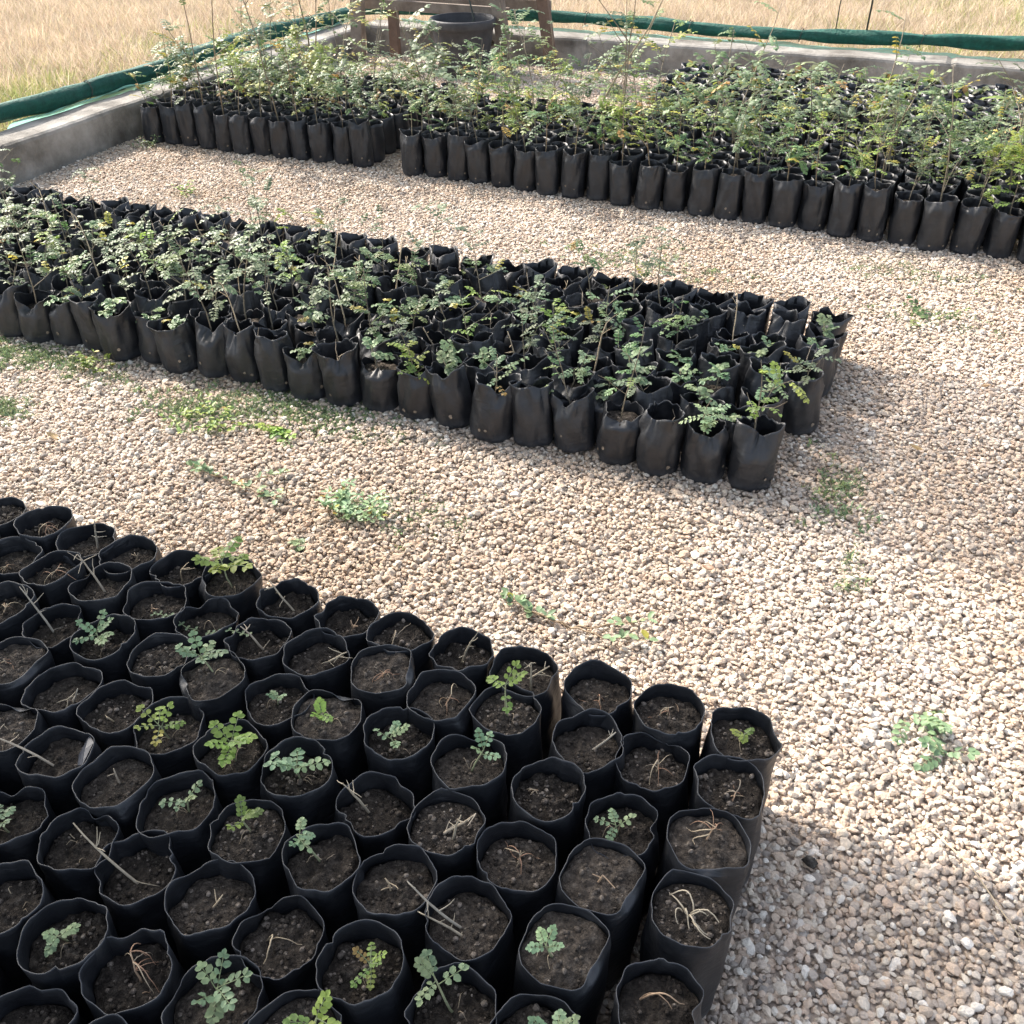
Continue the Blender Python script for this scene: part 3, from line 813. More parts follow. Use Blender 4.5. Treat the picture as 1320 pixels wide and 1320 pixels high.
for (style, x, y) in MASS:
    b, s_, z0 = rng.choice(LB['middle' if style == 'middle' else 'rear'])
    rz = rng.uniform(-.5, .5); k = 1.2 if style == 'tall' else 1.0
    put(b, x, y, .004, rz, k, 0); put(s_, x, y, .004, rz, k, 1)
    st, lf = rng.choice(LM if style == 'middle' else LS if style == 'tall' else LV)
    if style == 'rear' and rng.random() < (.07 if x < -1 else .03): st, lf = rng.choice(LT)
    if style == 'middle' and rng.random() < .7: continue
    if style == 'rear' and rng.random() < (.2 if x > -1.5 else .12 if (-3.55 < x < -2.5 and y > 5.0) else .12): continue
    if style == 'tall' and rng.random() < .45: continue
    a = rng.uniform(0, 6.28); sc_ = rng.uniform(.7, 1.2) if rng.random() < .85 else rng.uniform(1.2, 1.5)
    if style == 'rear': sc_ *= .8 if (x > -1.5 and y > 5.12) else rng.choice([.9, 1.1, 1.25, 1.5])
    put(st, x, y, z0 * k, a, sc_, 2); put(lf, x, y, z0 * k, a, sc_, 3, rng.uniform(.75, 1.25))
tag(mass.obj('seedling_bags', [M_BAG, M_SOIL, M_STEM, M_LEAF]), 'dense mass of leafy seedlings in black bags behind the front row', 'seedlings', None, 'stuff')

# ------------------------------------------------------------------ ground
mb = MB(); box(mb, (-400, -400, -.3), (400, 400, -.055)); tag(mb.obj('field_ground', [M_FIELD]), kind='structure')
mb = MB(); box(mb, (-4.3, -3.0, -.05), (3.2, 7.2, -.006)); tag(mb.obj('ground', [M_DIRT]), kind='structure')

def inst_nodes(name, coll, mat=None):
    ng = bpy.data.node_groups.new(name, 'GeometryNodeTree')
    ng.interface.new_socket('Geometry', in_out='INPUT', socket_type='NodeSocketGeometry')
    ng.interface.new_socket('Geometry', in_out='OUTPUT', socket_type='NodeSocketGeometry')
    N, L = ng.nodes, ng.links
    gi = N.new('NodeGroupInput'); go = N.new('NodeGroupOutput')
    ip = N.new('GeometryNodeInstanceOnPoints'); ci = N.new('GeometryNodeCollectionInfo')
    ci.inputs['Collection'].default_value = coll
    ci.inputs['Separate Children'].default_value = True; ci.inputs['Reset Children'].default_value = True
    def att(n, t):
        a = N.new('GeometryNodeInputNamedAttribute'); a.data_type = t; a.inputs['Name'].default_value = n; return a.outputs['Attribute']
    mp = N.new('GeometryNodeMeshToPoints')
    L.new(gi.outputs[0], mp.inputs['Mesh'])
    L.new(mp.outputs[0], ip.inputs['Points']); L.new(ci.outputs[0], ip.inputs['Instance'])
    ip.inputs['Pick Instance'].default_value = True
    L.new(att('idx', 'INT'), ip.inputs['Instance Index'])
    er = N.new('FunctionNodeEulerToRotation'); L.new(att('rot', 'FLOAT_VECTOR'), er.inputs[0]); L.new(er.outputs[0], ip.inputs['Rotation'])
    L.new(att('scl', 'FLOAT_VECTOR'), ip.inputs['Scale'])
    L.new(ip.outputs[0], go.inputs[0])
    return ng

def scatter(name, P, rot, scl, idx, meshes):
    coll = bpy.data.collections.new(name + '_kinds')
    for k, me in enumerate(meshes):
        o = bpy.data.objects.new('%s_kind_%02d' % (name, k), me); coll.objects.link(o)
    me = bpy.data.meshes.new(name); n = len(P)
    me.vertices.add(n); me.vertices.foreach_set('co', np.asarray(P, dtype=np.float32).ravel())
    a = me.attributes.new('rot', 'FLOAT_VECTOR', 'POINT'); a.data.foreach_set('vector', np.asarray(rot, dtype=np.float32).ravel())
    a = me.attributes.new('scl', 'FLOAT_VECTOR', 'POINT'); a.data.foreach_set('vector', np.asarray(scl, dtype=np.float32).ravel())
    a = me.attributes.new('idx', 'INT', 'POINT'); a.data.foreach_set('value', np.asarray(idx, dtype=np.int32))
    o = link(bpy.data.objects.new(name, me))
    md = o.modifiers.new('scatter', 'NODES'); md.node_group = inst_nodes(name, coll)
    return o

import bmesh
def pebble(seed):
    rng = random.Random(seed)
    bm = bmesh.new(); bmesh.ops.create_icosphere(bm, subdivisions=2, radius=1)
    planes = [(Vector((rng.uniform(-1, 1), rng.uniform(-1, 1), rng.uniform(-1, 1))).normalized(), rng.uniform(.55, .82)) for _ in range(11)]
    off = Vector((rng.uniform(0, 90),) * 3)
    for v in bm.verts:
        p = v.co.copy()
        for n, d in planes:
            k = p.dot(n)
            if k > d: p -= n * (k - d) * .98
        p *= 1 + .05 * noise.noise(p * 1.3 + off)
        v.co = p
    me = bpy.data.meshes.new('pebble'); bm.to_mesh(me); bm.free()
    me.polygons.foreach_set('use_smooth', np.zeros(len(me.polygons), dtype=bool)); me.materials.append(M_PEB)
    return me

g = np.random.default_rng(3)
def gravel_points(sp, keep=1.0):
    xs_ = np.arange(-4.32, 2.1, sp); ys_ = np.arange(-.5, 7.22, sp * .87)
    X, Y = np.meshgrid(xs_, ys_); X = X + (np.arange(len(ys_)) % 2)[:, None] * sp * .5
    X = (X + g.uniform(-.4, .4, X.shape) * sp).ravel(); Y = (Y + g.uniform(-.4, .4, Y.shape) * sp).ravel()
    ok = np.ones(len(X), bool)
    ok &= ~((X < -.22) & (X > -1.75) & (Y < 1.12) & (Y > .62))
    ok &= ~((X < -1.6) & (Y < .9))
    ok &= ~((X < -.42) & (Y > 2.36) & (Y < 3.02))
    ok &= ~((X > -4.1) & (X < -2.78) & (Y > 4.66) & (Y < 5.5))
    ok &= ~((X > -2.35) & (X < .5) & (Y > 4.66) & (Y < 5.4))
    ok &= ~((X > -1.4) & (X < .5) & (Y > 5.4) & (Y < 6.3))
    ok &= g.random(len(X)) < keep
    return X[ok], Y[ok]
def fieldz(X, Y): return .006 * np.sin(X * 2.1 + 1) * np.cos(Y * 1.7) + .004 * np.sin(X * 5.3 + Y * 4.1) + .004
X1, Y1 = gravel_points(.0112); X2, Y2 = gravel_points(.0145, .75)
X = np.concatenate([X1, X2]); Y = np.concatenate([Y1, Y2]); n = len(X)
size = np.clip(g.lognormal(math.log(.0067), .34, n), .0030, .0150)
size[len(X1):] *= .95
Z = fieldz(X, Y) * .6 + np.concatenate([np.full(len(X1), -.002), np.full(len(X2), .0055)]) + g.uniform(-.002, .002, n)
S = np.stack([size * g.uniform(.95, 1.3, n), size * g.uniform(.75, 1.05, n), size * g.uniform(.45, .75, n)], 1)
ROT = np.stack([g.uniform(-.35, .35, n), g.uniform(-.35, .35, n), g.uniform(0, 6.28, n)], 1)
go = scatter('gravel', np.stack([X, Y, Z], 1), ROT, S, g.integers(0, 9, n), [pebble(k) for k in range(9)])
tag(go, 'pale tan and grey gravel covering the nursery floor', 'gravel', None, 'stuff')
print('pebbles', n)

# ------------------------------------------------------------------ walls
def wall(name, p0, p1, thick, top, label):
    """low concrete kerb wall from p0 to p1 (inner face line), thick outward (left of direction)"""
    p0 = Vector((*p0, 0)); p1 = Vector((*p1, 0)); d = (p1 - p0); L = d.length; d.normalize(); nrm = Vector((-d.y, d.x, 0))
    prof = [(0, -.08), (0, top - .022), (.006, top - .008), (.02, top), (thick - .03, top + .004), (thick - .01, top - .006), (thick, top - .03), (thick, -.08)]
    ns = int(L / .03); mb = MB(); vs = []; m = len(prof)
    for i in range(ns + 1):
        q = p0 + d * (L * i / ns)
        for k, (a, z) in enumerate(prof):
            w = q + nrm * a + Vector((0, 0, z))
            if i % 41 == 20 and k not in (0, m - 1): w += nrm * (.010 if k < 3 else -.010 if k > 4 else 0) - Vector((0, 0, .012 if 1 < k < 6 else 0))
            w += Vector((noise.noise(w * 3), noise.noise(w * 3 + Vector((9, 0, 0))), noise.noise(w * 4 + Vector((0, 7, 0))) * 1.1)) * .007
            vs.append(w)
    fs = []
    for i in range(ns):
        for k in range(m - 1):
            fs.append((i * m + k, i * m + k + 1, (i + 1) * m + k + 1, (i + 1) * m + k))
    fs.append(tuple(range(m))); fs.append(tuple(ns * m + k for k in range(m - 1, -1, -1)))
    mb.add(vs, fs, smooth=False)
    return tag(mb.obj(name, [M_CONC]), label, 'wall')
wall('concrete_wall', (-4.27, .5), (-4.325, 7.2), .24, .2, 'low grey concrete kerb wall running along the left side beside the dry field')
wall('concrete_wall', (-4.32, 7.205), (3.0, 7.205), .21, .215, 'low grey concrete kerb wall across the back behind the rear seedlings')

# ------------------------------------------------------------------ rolled nets
def roll(path, r, label, seed):
    rng = random.Random(seed); mb = MB(); n = len(path); sides = 18; vs = []
    t = empty('net_roll', path[0]); o0 = Vector(path[0])
    ties = []
    L = 0
    P = [Vector(p) for p in path]
    tie_at = [i for i in range(6, n - 4, 13)]
    for i, p in enumerate(P):
        d = (P[min(i + 1, n - 1)] - P[max(0, i - 1)]).normalized(); a = d.cross(Vector((0, 0, 1))).normalized(); b = a.cross(d)
        near = min(abs(i - k) for k in tie_at)
        rr = r * (.84 + .16 * min(1, near / 2.5))
        for k in range(sides):
            th = 2 * PI * k / sides
            w = p + (a * math.cos(th) + b * math.sin(th)) * rr
            w += (a * math.cos(th) + b * math.sin(th)) * noise.noise(Vector((i * .16 + seed, math.cos(th + i * .05) * 1.6, math.sin(th + i * .05) * 1.6))) * r * .48
            vs.append(w - o0)
    fs = []
    for i in range(n - 1):
        for k in range(sides):
            k2 = (k + 1) % sides
            fs.append((i * sides + k, i * sides + k2, (i + 1) * sides + k2, (i + 1) * sides + k))
    fs.append(tuple(range(sides))); fs.append(tuple((n - 1) * sides + k for k in range(sides)))
    mb.add(vs, fs); mb.obj('rolled_net', [M_NETROLL], t)
    for i in tie_at:
        d = (P[i + 1] - P[i - 1]).normalized(); a = d.cross(Vector((0, 0, 1))).normalized(); b = a.cross(d)
        tm = MB(); q = P[i] - o0
        tube(tm, [q + (a * math.cos(x) + b * math.sin(x)) * r * 1.0 + d * .01 * math.sin(x) for x in np.linspace(0, 2 * PI, 15)], .003, 5)
        tube(tm, [q + b * r * 1.0, q + b * r * 1.25 + a * .02, q + b * r * .9 + a * .05], .0025, 4)
        tm.obj('tie', [M_CORD], t)
    tag(t, label, 'net roll', 'green net rolls tied along the walls')
lp = [(-4.585 + .01 * math.sin(y * 1.9), y, .262 + .012 * math.sin(y * 2.3)) for y in np.arange(1.0, 7.40, .06)]
roll(lp, .047, 'green shade net rolled and tied above the left wall', 3)
bp = [(x, 7.46 + .008 * math.sin(x * 2.2), .295 + .014 * math.sin(x * 1.7 + .5)) for x in np.arange(-4.5, 3.0, .06)]
roll(bp, .041, 'dark green shade net rolled and tied above the back wall', 8)

def apron(pts_fn, n, label, seed):
    rng = random.Random(seed); mb = MB(); vs = []; m = 6
    for i in range(n + 1):
        for k in range(m):
            a, b, top = pts_fn(i / n, k / (m - 1))
            vs.append((a, b, top))
    fs = [(i * m + k, i * m + k + 1, (i + 1) * m + k + 1, (i + 1) * m + k) for i in range(n) for k in range(m - 1)]
    mb.add(vs, fs); o = mb.obj('net_apron', [M_AQUA]); tag(o, label, 'net sheet')
def left_apron(u, v):
    y = 3.9 + u * 3.4; w = .035 + .05 * abs(noise.noise(Vector((y * 1.7, 0, 3)))) + .03 * math.sin(y * 1.3) ** 2
    return -4.50 + .03 * noise.noise(Vector((y * 4, v, 0))) - v * (w + .10), y, .212 + .02 * noise.noise(Vector((y * 6, v * 2, 5))) + .01 - v * v * .16
def back_apron(u, v):
    x = -4.1 + u * 6.6; w = .04 + .05 * abs(noise.noise(Vector((x * 1.9, 4, 3))))
    return x, 7.385 + .03 * noise.noise(Vector((x * 4, v, 2))) + v * (w + .08), .228 + .02 * noise.noise(Vector((x * 6, v * 2, 1))) + .008 - v * v * .16
apron(left_apron, 120, 'pale turquoise net edge tucked under the roll on the left wall', 1)
apron(back_apron, 220, 'pale turquoise net edge tucked under the roll on the back wall', 2)

# cords that hang from the roof wire to the rolls
for (x, y, x2, y2, r, lab) in ((-.80, 7.46, -.78, 7.46, .004, 'thin dark cord holding the back net roll, the left one of the pair'), (-.60, 7.46, -.56, 7.46, .0065, 'thicker dark cord holding the back net roll, the right one of the pair'),
                         (-4.585, 3.62, -4.62, 3.45, .004, 'thin dark cord holding the left net roll near the photo edge')):
    mb = MB(); tube(mb, [(x, y, .33 if y > 7 else .28), (x + (x2 - x) * .5, y + (y2 - y) * .5, 1.3), (x2, y2, 2.6)], r, 6)
    tag(mb.obj('support_cord', [M_CORD]), lab, 'cord')

# ------------------------------------------------------------------ wooden stand, bucket
def plank(mb, a, b, w, t, up=(0, 0, 1), mat=0):
    a = Vector(a); b = Vector(b); d = (b - a); L = d.length; d.normalize()
    u = Vector(up); s = d.cross(u).normalized(); u = s.cross(d)
    M = Matrix((s, u, d)).transposed().to_4x4(); M.translation = a
    box(mb, (-w / 2, -t / 2, 0), (w / 2, t / 2, L), mat=mat, M=M, ch=.006)
st_ = empty('wooden_stand', (-3.6, 6.95, 0))
O = Vector((-3.6, 6.95, 0))
def part(nm, mat, *args, **kw):
    m = MB()
    a, b = Vector(args[0]) - O, Vector(args[1]) - O
    plank(m, a, b, *args[2:], **kw); return m.obj(nm, [mat], st_)
part('leg', M_WOOD, (-4.235, 6.93, 0), (-4.165, 6.93, .78), .095, .07, up=(0, 1, 0))
part('leg', M_WOOD, (-2.985, 6.93, 0), (-3.11, 6.93, .78), .085, .07, up=(0, 1, 0))
part('leg', M_REDWOOD, (-4.0, 7.10, 0), (-4.0, 7.10, .78), .075, .05, up=(0, 1, 0))
part('leg', M_REDWOOD, (-2.70, 7.08, 0), (-2.83, 7.08, .78), .085, .05, up=(0, 1, 0))
part('rail', M_WOOD, (-4.20, 7.045, .385), (-3.02, 7.045, .375), .07, .035, up=(0, 1, 0))
part('rail', M_WOOD, (-4.05, 7.145, .40), (-2.74, 7.145, .425), .065, .03, up=(0, 1, 0))
part('rail', M_WOOD, (-4.215, 6.97, .62), (-4.0, 7.1, .62), .06, .03)
part('tabletop', M_REDWOOD, (-4.35, 7.0, .80), (-2.65, 7.0, .80), .34, .035)
tag(st_, 'weathered wooden stand with plank legs and rails in the far left corner', 'stand')

bk = empty('bucket', (-3.26, 6.77, .004))
mb = MB(); prof = []; R0, R1, H = .165, .222, .37
prof = [(0, 0), (R0 - .01, 0), (R0, .012)] + [(R0 + (R1 - R0) * t * .92, .012 + (H - .075) * t) for t in (.2, .4, .6, .8, 1)] + \
       [(R1 + .004, H - .058), (R1 + .010, H - .05), (R1 + .013, H - .012), (R1 + .008, H), (R1 - .004, H), (R1 - .012, H - .03), (R0 - .008, .03), (0, .025)]
n = 40; vs = []; fs = []
for (r, z) in prof:
    for k in range(n):
        a = 2 * PI * k / n; e = 1 + .012 * math.cos(2 * a + .6) * z / H
        vs.append((r * e * math.cos(a), r * e * math.sin(a), z))
for i in range(len(prof) - 1):
    for k in range(n):
        k2 = (k + 1) % n; fs.append((i * n + k, i * n + k2, (i + 1) * n + k2, (i + 1) * n + k))
mb.add(vs, fs); mb.obj('shell', [M_BUCKET], bk)
mb = MB(); tube(mb, [(R1 * math.cos(a), -.02 + R1 * 1.0 * math.sin(a) * .2, H - .035 - .13 * math.sin(a) ** 2 * 0 - .02 * math.sin(a)) for a in np.linspace(0, PI, 14)], .004, 6)
mb.obj('handle', [M_CORD], bk)
mb = MB(); r2 = random.Random(5)
for k in range(60): lump(mb, (r2.uniform(-.14, .14), r2.uniform(-.14, .14), .18 + r2.uniform(-.02, .02)), r2.uniform(.03, .05), r2, (1.3, 1.2, 1.0))
mb.obj('rubble', [M_SOIL], bk)
tag(bk, 'large dusty black plastic bucket with thick rim standing before the wooden stand', 'bucket')
mb = MB(); tube(mb, [(-3.26, 6.79, .2), (-3.20, 6.83, .36), (-3.30, 6.94, .52)], [.008, .008, .006], 6)
tag(mb.obj('stick', [M_CORD]), 'dark thin stick leaning inside the black bucket', 'stick')

# ------------------------------------------------------------------ grass outside
def tuft(seed, n, h, spread, cols, w=.004, bend=.5):
    rng = random.Random(seed); mb = MB()
    for k in range(n):
        a = rng.uniform(0, 6.28); r = spread * math.sqrt(rng.random()); b = Vector((r * math.cos(a), r * math.sin(a), 0))
        d = Vector((rng.uniform(-bend, bend), rng.uniform(-bend, bend), 1)).normalized(); L = h * rng.uniform(.5, 1.15)
        az = rng.uniform(0, 6.28); s = Vector((math.cos(az), math.sin(az), 0)); cv = Vector((rng.uniform(-1, 1), rng.uniform(-1, 1), -.45)) * rng.uniform(.1, .55)
        c = rng.choice(cols); k_ = rng.uniform(.8, 1.2); c = tuple(x * k_ for x in c)
        vs = []
        for i, (t, ww) in enumerate(((0, 1), (.35, .9), (.7, .6))):
            q = b + d * (L * t) + cv * (L * t * t); vs += [q - s * w * ww, q + s * w * ww]
        vs.append(b + d * L + cv * L)
        mb.add(vs, [(0, 1, 3, 2), (2, 3, 5, 4), (4, 5, 6)], c)
    return mb
STRAW = [(.56, .46, .365), (.63, .535, .43), (.48, .375, .29), (.58, .50, .385), (.48, .43, .28)]
GRN = [(.40, .42, .18), (.30, .34, .13), (.37, .38, .15), (.24, .30, .11), (.48, .45, .22)]
sm = [tuft(k, 44, .21, .11, STRAW, .0026, .8).mesh('straw', [M_STRAW]) for k in range(6)]
gm = [tuft(20 + k, 24, .20, .09, GRN, .0045, .7).mesh('weed', [M_GRASS]) for k in range(4)]
g = np.random.default_rng(11)
FX, FY = [], []
A = g.uniform(-13, 4, 120000); B = g.uniform(1.5, 15.5, 120000)
ok = ((A < -4.66) | (B > 7.52))
# only where it can be seen over the wall
ok &= (B < 15.5) & (A > -12.5)
A, B = A[ok], B[ok]
kk = min(len(A), 30000); A, B = A[:kk], B[:kk]
n1 = np.array([noise.noise(Vector((a * .9, b * .9, 0))) for a, b in zip(A, B)])
edge = np.minimum(np.where(A < -4.6, -4.6 - A, 9), np.where(B > 7.5, B - 7.5, 9)); edge = np.where((A < -4.6) & (B > 7.5), np.maximum(-4.6 - A, B - 7.5), edge)
pg = np.clip(1.0 - edge * .34 - np.maximum(0, B - 4.5) * .16 + n1 * .5, 0, .9); pg = np.where(B > 8.6, np.clip(n1 * .6 + (A + 1.4) * .3, 0, .6), pg)
isg = g.random(kk) < pg
idx = np.where(isg, 6 + g.integers(0, 4, kk), g.integers(0, 6, kk))
s = g.uniform(.6, 1.25, kk) * np.where(isg, .9, 1) * np.clip(.45 + edge * .5, .45, 1)
o = scatter('dry_grass', np.stack([A, B, np.full(kk, -.06)], 1), np.stack([g.uniform(-.15, .15, kk), g.uniform(-.15, .15, kk), g.uniform(0, 6.28, kk)], 1), np.stack([s, s, s], 1), idx, sm + gm)
tag(o, 'tall dry straw-coloured grass with green weeds outside the walls', 'grass', None, 'stuff')

# ------------------------------------------------------------------ weeds on the gravel
def weed(name, loc, r, n, pal, label, kind='rosette', hgt=.04, seed=0, stem=(.20, .24, .12)):
    rng = random.Random(seed + 1000); t = empty(name, (loc[0], loc[1], .008)); st, lf = MB(), MB()
    if kind == 'rosette':
        for k in range(n):
            a = rng.uniform(0, 6.28); q = Vector((rng.uniform(-.25, .25) * r, rng.uniform(-.25, .25) * r, 0))
            pinnate(lf, st, q, rdir(rng, rng.uniform(.1, .8), a), r * rng.uniform(.6, 1.1), rng.choice([3, 4]), .016, .012, rng, pal, False, .05)
    elif kind == 'clump':
        for k in range(n):
            a = rng.uniform(0, 6.28); rr = r * math.sqrt(rng.random()); q = Vector((rr * math.cos(a), rr * .7 * math.sin(a), 0))
            pts, d = wiggle(rng, q, rdir(rng, rng.uniform(.4, 1.3)), hgt * rng.uniform(.6, 1.4), 3, .3)
            tube(st, pts, [.0011, .0009, .0008, .0006], 3, stem, cap=False)
            for i in range(1, 4):
                for j in range(2):
                    leaflet(lf, pts[i], rdir(rng, rng.uniform(0, .7)), Vector((rng.uniform(-.3, .3), rng.uniform(-.3, .3), 1)), rng.uniform(.012, .024), rng.uniform(.007, .012), pick(rng, pal, .05))
    elif kind == 'runner':
        for k in range(n):
            a = rng.uniform(-.35, .6) + (PI if k % 2 else 0); p = Vector((0, 0, .006)); pts = [p.copy()]
            for i in range(9):
                a += rng.uniform(-.25, .25); p = p + Vector((math.cos(a), math.sin(a), 0)) * (r / 9); p.z = .008 + rng.uniform(0, .012); pts.append(p.copy())
                if i > 3 or rng.random() < .3:
                    for j in range(rng.randint(1, 3)):
                        leaflet(lf, p, rdir(rng, rng.uniform(.1, .9)), Vector((0, 0, 1)), rng.uniform(.014, .028), rng.uniform(.009, .016), pick(rng, pal, .05))
            tube(st, pts, [.0024 - .00015 * i for i in range(10)], 5, stem, cap=False)
    elif kind == 'dry':
        for k in range(n):
            curl(rng, st, Vector((rng.uniform(-r, r) * .6, rng.uniform(-r, r) * .35, 0)), rng.uniform(0, 6.28), rng.uniform(.5, 1.1) * r, rng.uniform(.01, .05), .0009, rng.choice([(.28, .26, .17), (.36, .31, .2), (.22, .24, .13)]))
    st.obj('stem', [M_STEM], t)
    if lf.v: lf.obj('foliage', [M_LEAF], t)
    tag(t, label, 'weed')
W_ = [  # x, y, radius, n, palette, kind, label
 (-1.205, 1.745, .085, 46, 'pale', 'clump', 'bushy light green weed clump alone in the middle of the gravel path'),
 (-1.63, 2.03, .07, 8, 'bright', 'rosette', 'flat bright green weed below the grassy patch beside the middle bed'),
 (-1.87, 1.98, .12, 22, 'bright', 'clump', 'sparse light green weed at the left of the gravel path'),
 (-1.58, 1.72, .16, 5, 'pale', 'runner', 'low sprawling weed above the front block'),
 (-.52, 1.53, .18, 4, 'pale', 'runner', 'sprawling weed with brownish stem and pale leaves in the path'),
 (.10, 3.55, .13, 7, 'mid', 'rosette', 'broad green weed lying on gravel beyond the middle bed end'),
 (-.10, 4.02, .16, 26, 'grey', 'dry', 'dead wispy grass clump on gravel near the rear bed'),
 (.22, 1.55, .07, 6, 'pale', 'rosette', 'small pale green weed on the open gravel at right'),
 (.28, 1.475, .055, 5, 'pale', 'rosette', 'smaller pale weed just beside its twin on open gravel'),
 (-3.35, 3.75, .05, 10, 'bright', 'clump', 'small sprig growing by the foot of the left wall'),
 (-2.45, 2.14, .06, 14, 'bright', 'clump', 'small green weed at the foot of the middle bed bags at left'),
 (-4.1, 4.38, .06, 12, 'mid', 'clump', 'small weed where the left wall meets the rear bags'),
 (-1.25, 1.58, .035, 3, 'pale', 'rosette', 'tiny bluish seedling sprouting in the gravel path'),
]
for i, (x, y, r, n, pal, kd, lab) in enumerate(W_):
    weed('weed', (x, y), r, n, pal, lab, kd, seed=i, hgt=.05 if kd == 'clump' else .04, stem=(.30, .22, .14) if kd == 'runner' else (.20, .24, .12))
# dead leaves and bits of dry stalk lying on the stones
r2 = random.Random(33)
for k, (x, y, lab) in enumerate(((-1.02, 1.42, 'dry brown leaf on gravel above the front block'), (-.30, 1.86, 'curled dry leaf on gravel below the middle bed end'), (.16, 2.62, 'dry brown leaf on the shaded gravel beside the middle bed'),
                   (-2.2, 1.72, 'dead pale leaf on gravel at the left of the path'), (.30, 3.1, 'small dead leaf on gravel at the far right'), (-.72, 3.62, 'dry leaf on gravel between the middle and rear beds'), (-1.95, 3.55, 'curled dead leaf on gravel behind the middle bed'))):
    lf = MB(); d = rdir(r2, .1)
    leaflet(lf, Vector((0, 0, 0)), d, Vector((r2.uniform(-.3, .3), r2.uniform(-.3, .3), 1)), r2.uniform(.03, .05), r2.uniform(.016, .024), r2.choice([(.30, .19, .10), (.38, .27, .16), (.24, .16, .10)]), fold=.7, curl=-.3)
    o = lf.obj('dry_leaf', [M_LEAF]); o.location = (x, y, .018); tag(o, lab, 'leaf')
# low ground cover nobody could count
cm = [tuft(60 + k, 14, .017, .024, GREENS['grey'] + GREENS['pale'] + [(.28, .35, .13)], .0024, 1.3).mesh('sprout', [M_GRASS]) for k in range(4)]
g = np.random.default_rng(5)
PX = []
for (x, y, rx, ry, n) in ((-1.62, 2.16, .34, .13, 420), (-1.95, 2.02, .2, .1, 120), (-2.75, 2.12, .45, .10, 260), (-.04, 2.3, .07, .2, 60), (.05, 1.98, .05, .12, 14), (-2.55, 1.80, .12, .08, 70), (-1.0, 3.75, .35, .15, 60), (.1, 3.6, .25, .1, 60), (.0, 4.0, .3, .12, 60), (-1.05, 1.8, .15, .08, 60)):
    q = g.normal(0, .5, (n, 2)) * (rx, ry) + (x, y); PX.append(q)
PX = np.concatenate(PX); n = len(PX); s = g.uniform(.5, 1.3, n)
o = scatter('ground_cover', np.column_stack([PX, np.full(n, .006)]), np.column_stack([np.zeros(n), np.zeros(n), g.uniform(0, 6.28, n)]), np.column_stack([s, s, s]), g.integers(0, 4, n), cm)
tag(o, 'thin patches of fine green weeds creeping over the gravel', 'ground cover', None, 'stuff')
mb = MB(); tube(mb, [(.27, 1.27, .02), (.33, 1.22, .024), (.39, 1.14, .02), (.42, 1.10, .018)], [.0016, .0016, .0014, .001], 5, (.5, .40, .27))
tag(mb.obj('twig', [M_STEM]), 'pale dry twig lying on gravel by the right edge', 'twig')
mb = MB(); r2 = random.Random(9)
lump(mb, (.075, 1.13, .008), .014, r2, (1.2, 1.3, 1.4)); tag(mb.obj('stone', [M_SOIL]), 'single dark stone on the gravel beside the front block', 'stone')

# ------------------------------------------------------------------ unseen nets, added and cut to cast the shade edges below
SUN_EL, SUN_AZ = R(40), R(22)          # azimuth measured from -X towards +Y
def roof(name, x0, x1, y0, y1, z, label, mat):  # one added out-of-view panel that blocks the sun
    mb = MB(); nx, ny = 30, 16; vs = []
    for j in range(ny + 1):
        for i in range(nx + 1):
            u, v = i / nx, j / ny; x = x0 + (x1 - x0) * u; y = y0 + (y1 - y0) * v
            vs.append((x, y, z - .05 * math.sin(PI * u) * math.sin(PI * v) + .012 * noise.noise(Vector((x * 2, y * 2, 0)))))
    fs = [(j * (nx + 1) + i, j * (nx + 1) + i + 1, (j + 1) * (nx + 1) + i + 1, (j + 1) * (nx + 1) + i) for j in range(ny) for i in range(nx)]
    mb.add(vs, fs); tag(mb.obj(name, [mat]), label, 'added shade net')
ZR = 2.6; KX, KY = math.cos(SUN_AZ) / math.tan(SUN_EL), math.sin(SUN_AZ) / math.tan(SUN_EL)
roof('added_shade_net', -2.4 - KX * ZR, 1.1 - KX * ZR, -.7, 1.215 + KY * ZR, ZR, 'added unseen dark green net overhead, placed to shade the front block and gravel', M_NET)  # added out of view, its edge set by the wanted shadow line
roof('added_shade_net', -1.15 - KX * ZR, 1.1 - KX * ZR, 2.12 + KY * ZR, 3.125 + KY * ZR, ZR, 'added unseen narrow net strip overhead, placed to shade the middle bed end', M_NET2)  # added out of view to lay a shade band across the middle
def wire(a, b, lab):
    mb = MB(); tube(mb, [a, b], .003, 5); tag(mb.obj('roof_wire', [M_STEEL]), lab, 'wire')
wire((-7.0, 1.215 + KY * ZR, ZR + .004), (3.2, 1.215 + KY * ZR, ZR + .004), 'steel roof wire along the edge of the added front shade net')
wire((-7.0, 3.125 + KY * ZR, ZR + .004), (3.2, 3.125 + KY * ZR, ZR + .004), 'steel roof wire along the far edge of the added net strip')
wire((-7.0, 7.46, ZR), (3.2, 7.46, ZR), 'steel roof wire high above the back wall')

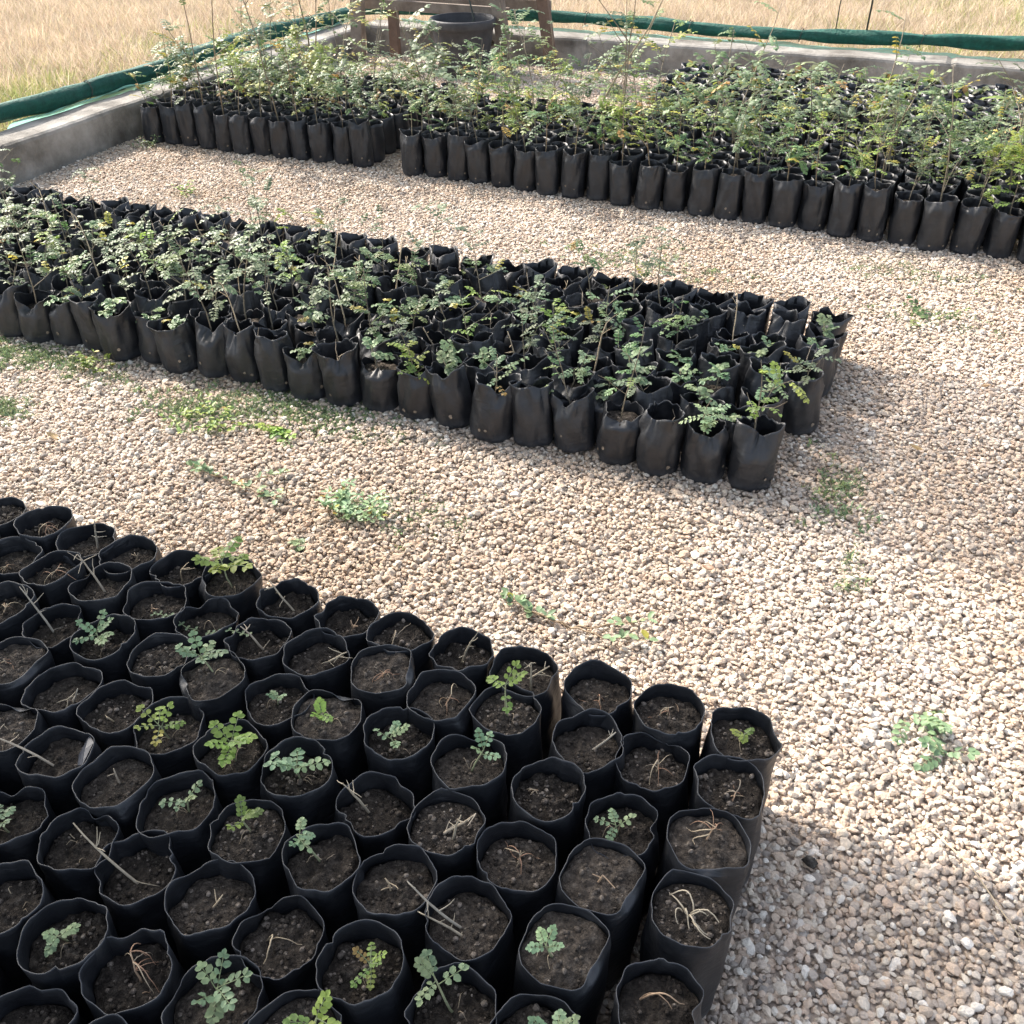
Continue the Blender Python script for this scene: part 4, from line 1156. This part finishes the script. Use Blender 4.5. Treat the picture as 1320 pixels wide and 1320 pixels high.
# ------------------------------------------------------------------ light, sky, camera
w = bpy.data.worlds.new('World'); sc.world = w; w.use_nodes = True
nt = w.node_tree; bg = nt.nodes['Background']
sky = nt.nodes.new('ShaderNodeTexSky'); sky.sky_type = 'NISHITA'; sky.sun_disc = False
sky.sun_elevation = SUN_EL; sky.sun_rotation = R(290); sky.dust_density = 2.0
sky.dust_density = 4.0
hs = nt.nodes.new('ShaderNodeHueSaturation'); hs.inputs['Saturation'].default_value = .6
nt.links.new(sky.outputs['Color'], hs.inputs['Color']); nt.links.new(hs.outputs['Color'], bg.inputs['Color']); bg.inputs['Strength'].default_value = .15
ld = bpy.data.lights.new('sun', 'SUN'); ld.energy = 3.0; ld.angle = R(.5); ld.color = (1, .91, .81)
lo = bpy.data.objects.new('sun', ld); COL.objects.link(lo)
sd = Vector((-math.cos(SUN_AZ) * math.cos(SUN_EL), math.sin(SUN_AZ) * math.cos(SUN_EL), math.sin(SUN_EL)))
lo.rotation_euler = sd.to_track_quat('Z', 'Y').to_euler(); lo.location = sd * 30

f = 1240.0
v1 = np.array([-2900 - 660, -195 - 660, f]); v2 = np.array([1310 - 660, -240 - 660, f])
Yc = v2 / np.linalg.norm(v2); Xc = -v1 / np.linalg.norm(v1); Xc = Xc - Yc * (Xc @ Yc); Xc /= np.linalg.norm(Xc); Zc = np.cross(Xc, Yc)
RW = np.array([Xc, Yc, Zc])
cx, cy, cz = RW @ np.array([1, 0, 0]), -(RW @ np.array([0, 1, 0])), -(RW @ np.array([0, 0, 1]))
Mc = Matrix(((cx[0], cy[0], cz[0], 0), (cx[1], cy[1], cz[1], 0), (cx[2], cy[2], cz[2], 1.5), (0, 0, 0, 1)))
cd = bpy.data.cameras.new('camera'); co = bpy.data.objects.new('camera', cd); COL.objects.link(co)
co.matrix_world = Mc; cd.sensor_width = 36; cd.lens = 36 * f / 1320; cd.clip_start = .02; cd.clip_end = 2000
sc.camera = co
sc.view_settings.view_transform = 'Standard'; sc.view_settings.look = 'None'; sc.view_settings.gamma = 1
sc.view_settings.exposure = 1.6
sc.cycles.max_bounces = 8; sc.cycles.transparent_max_bounces = 12
try:
    sc.cycles.use_denoising = True
except Exception: pass
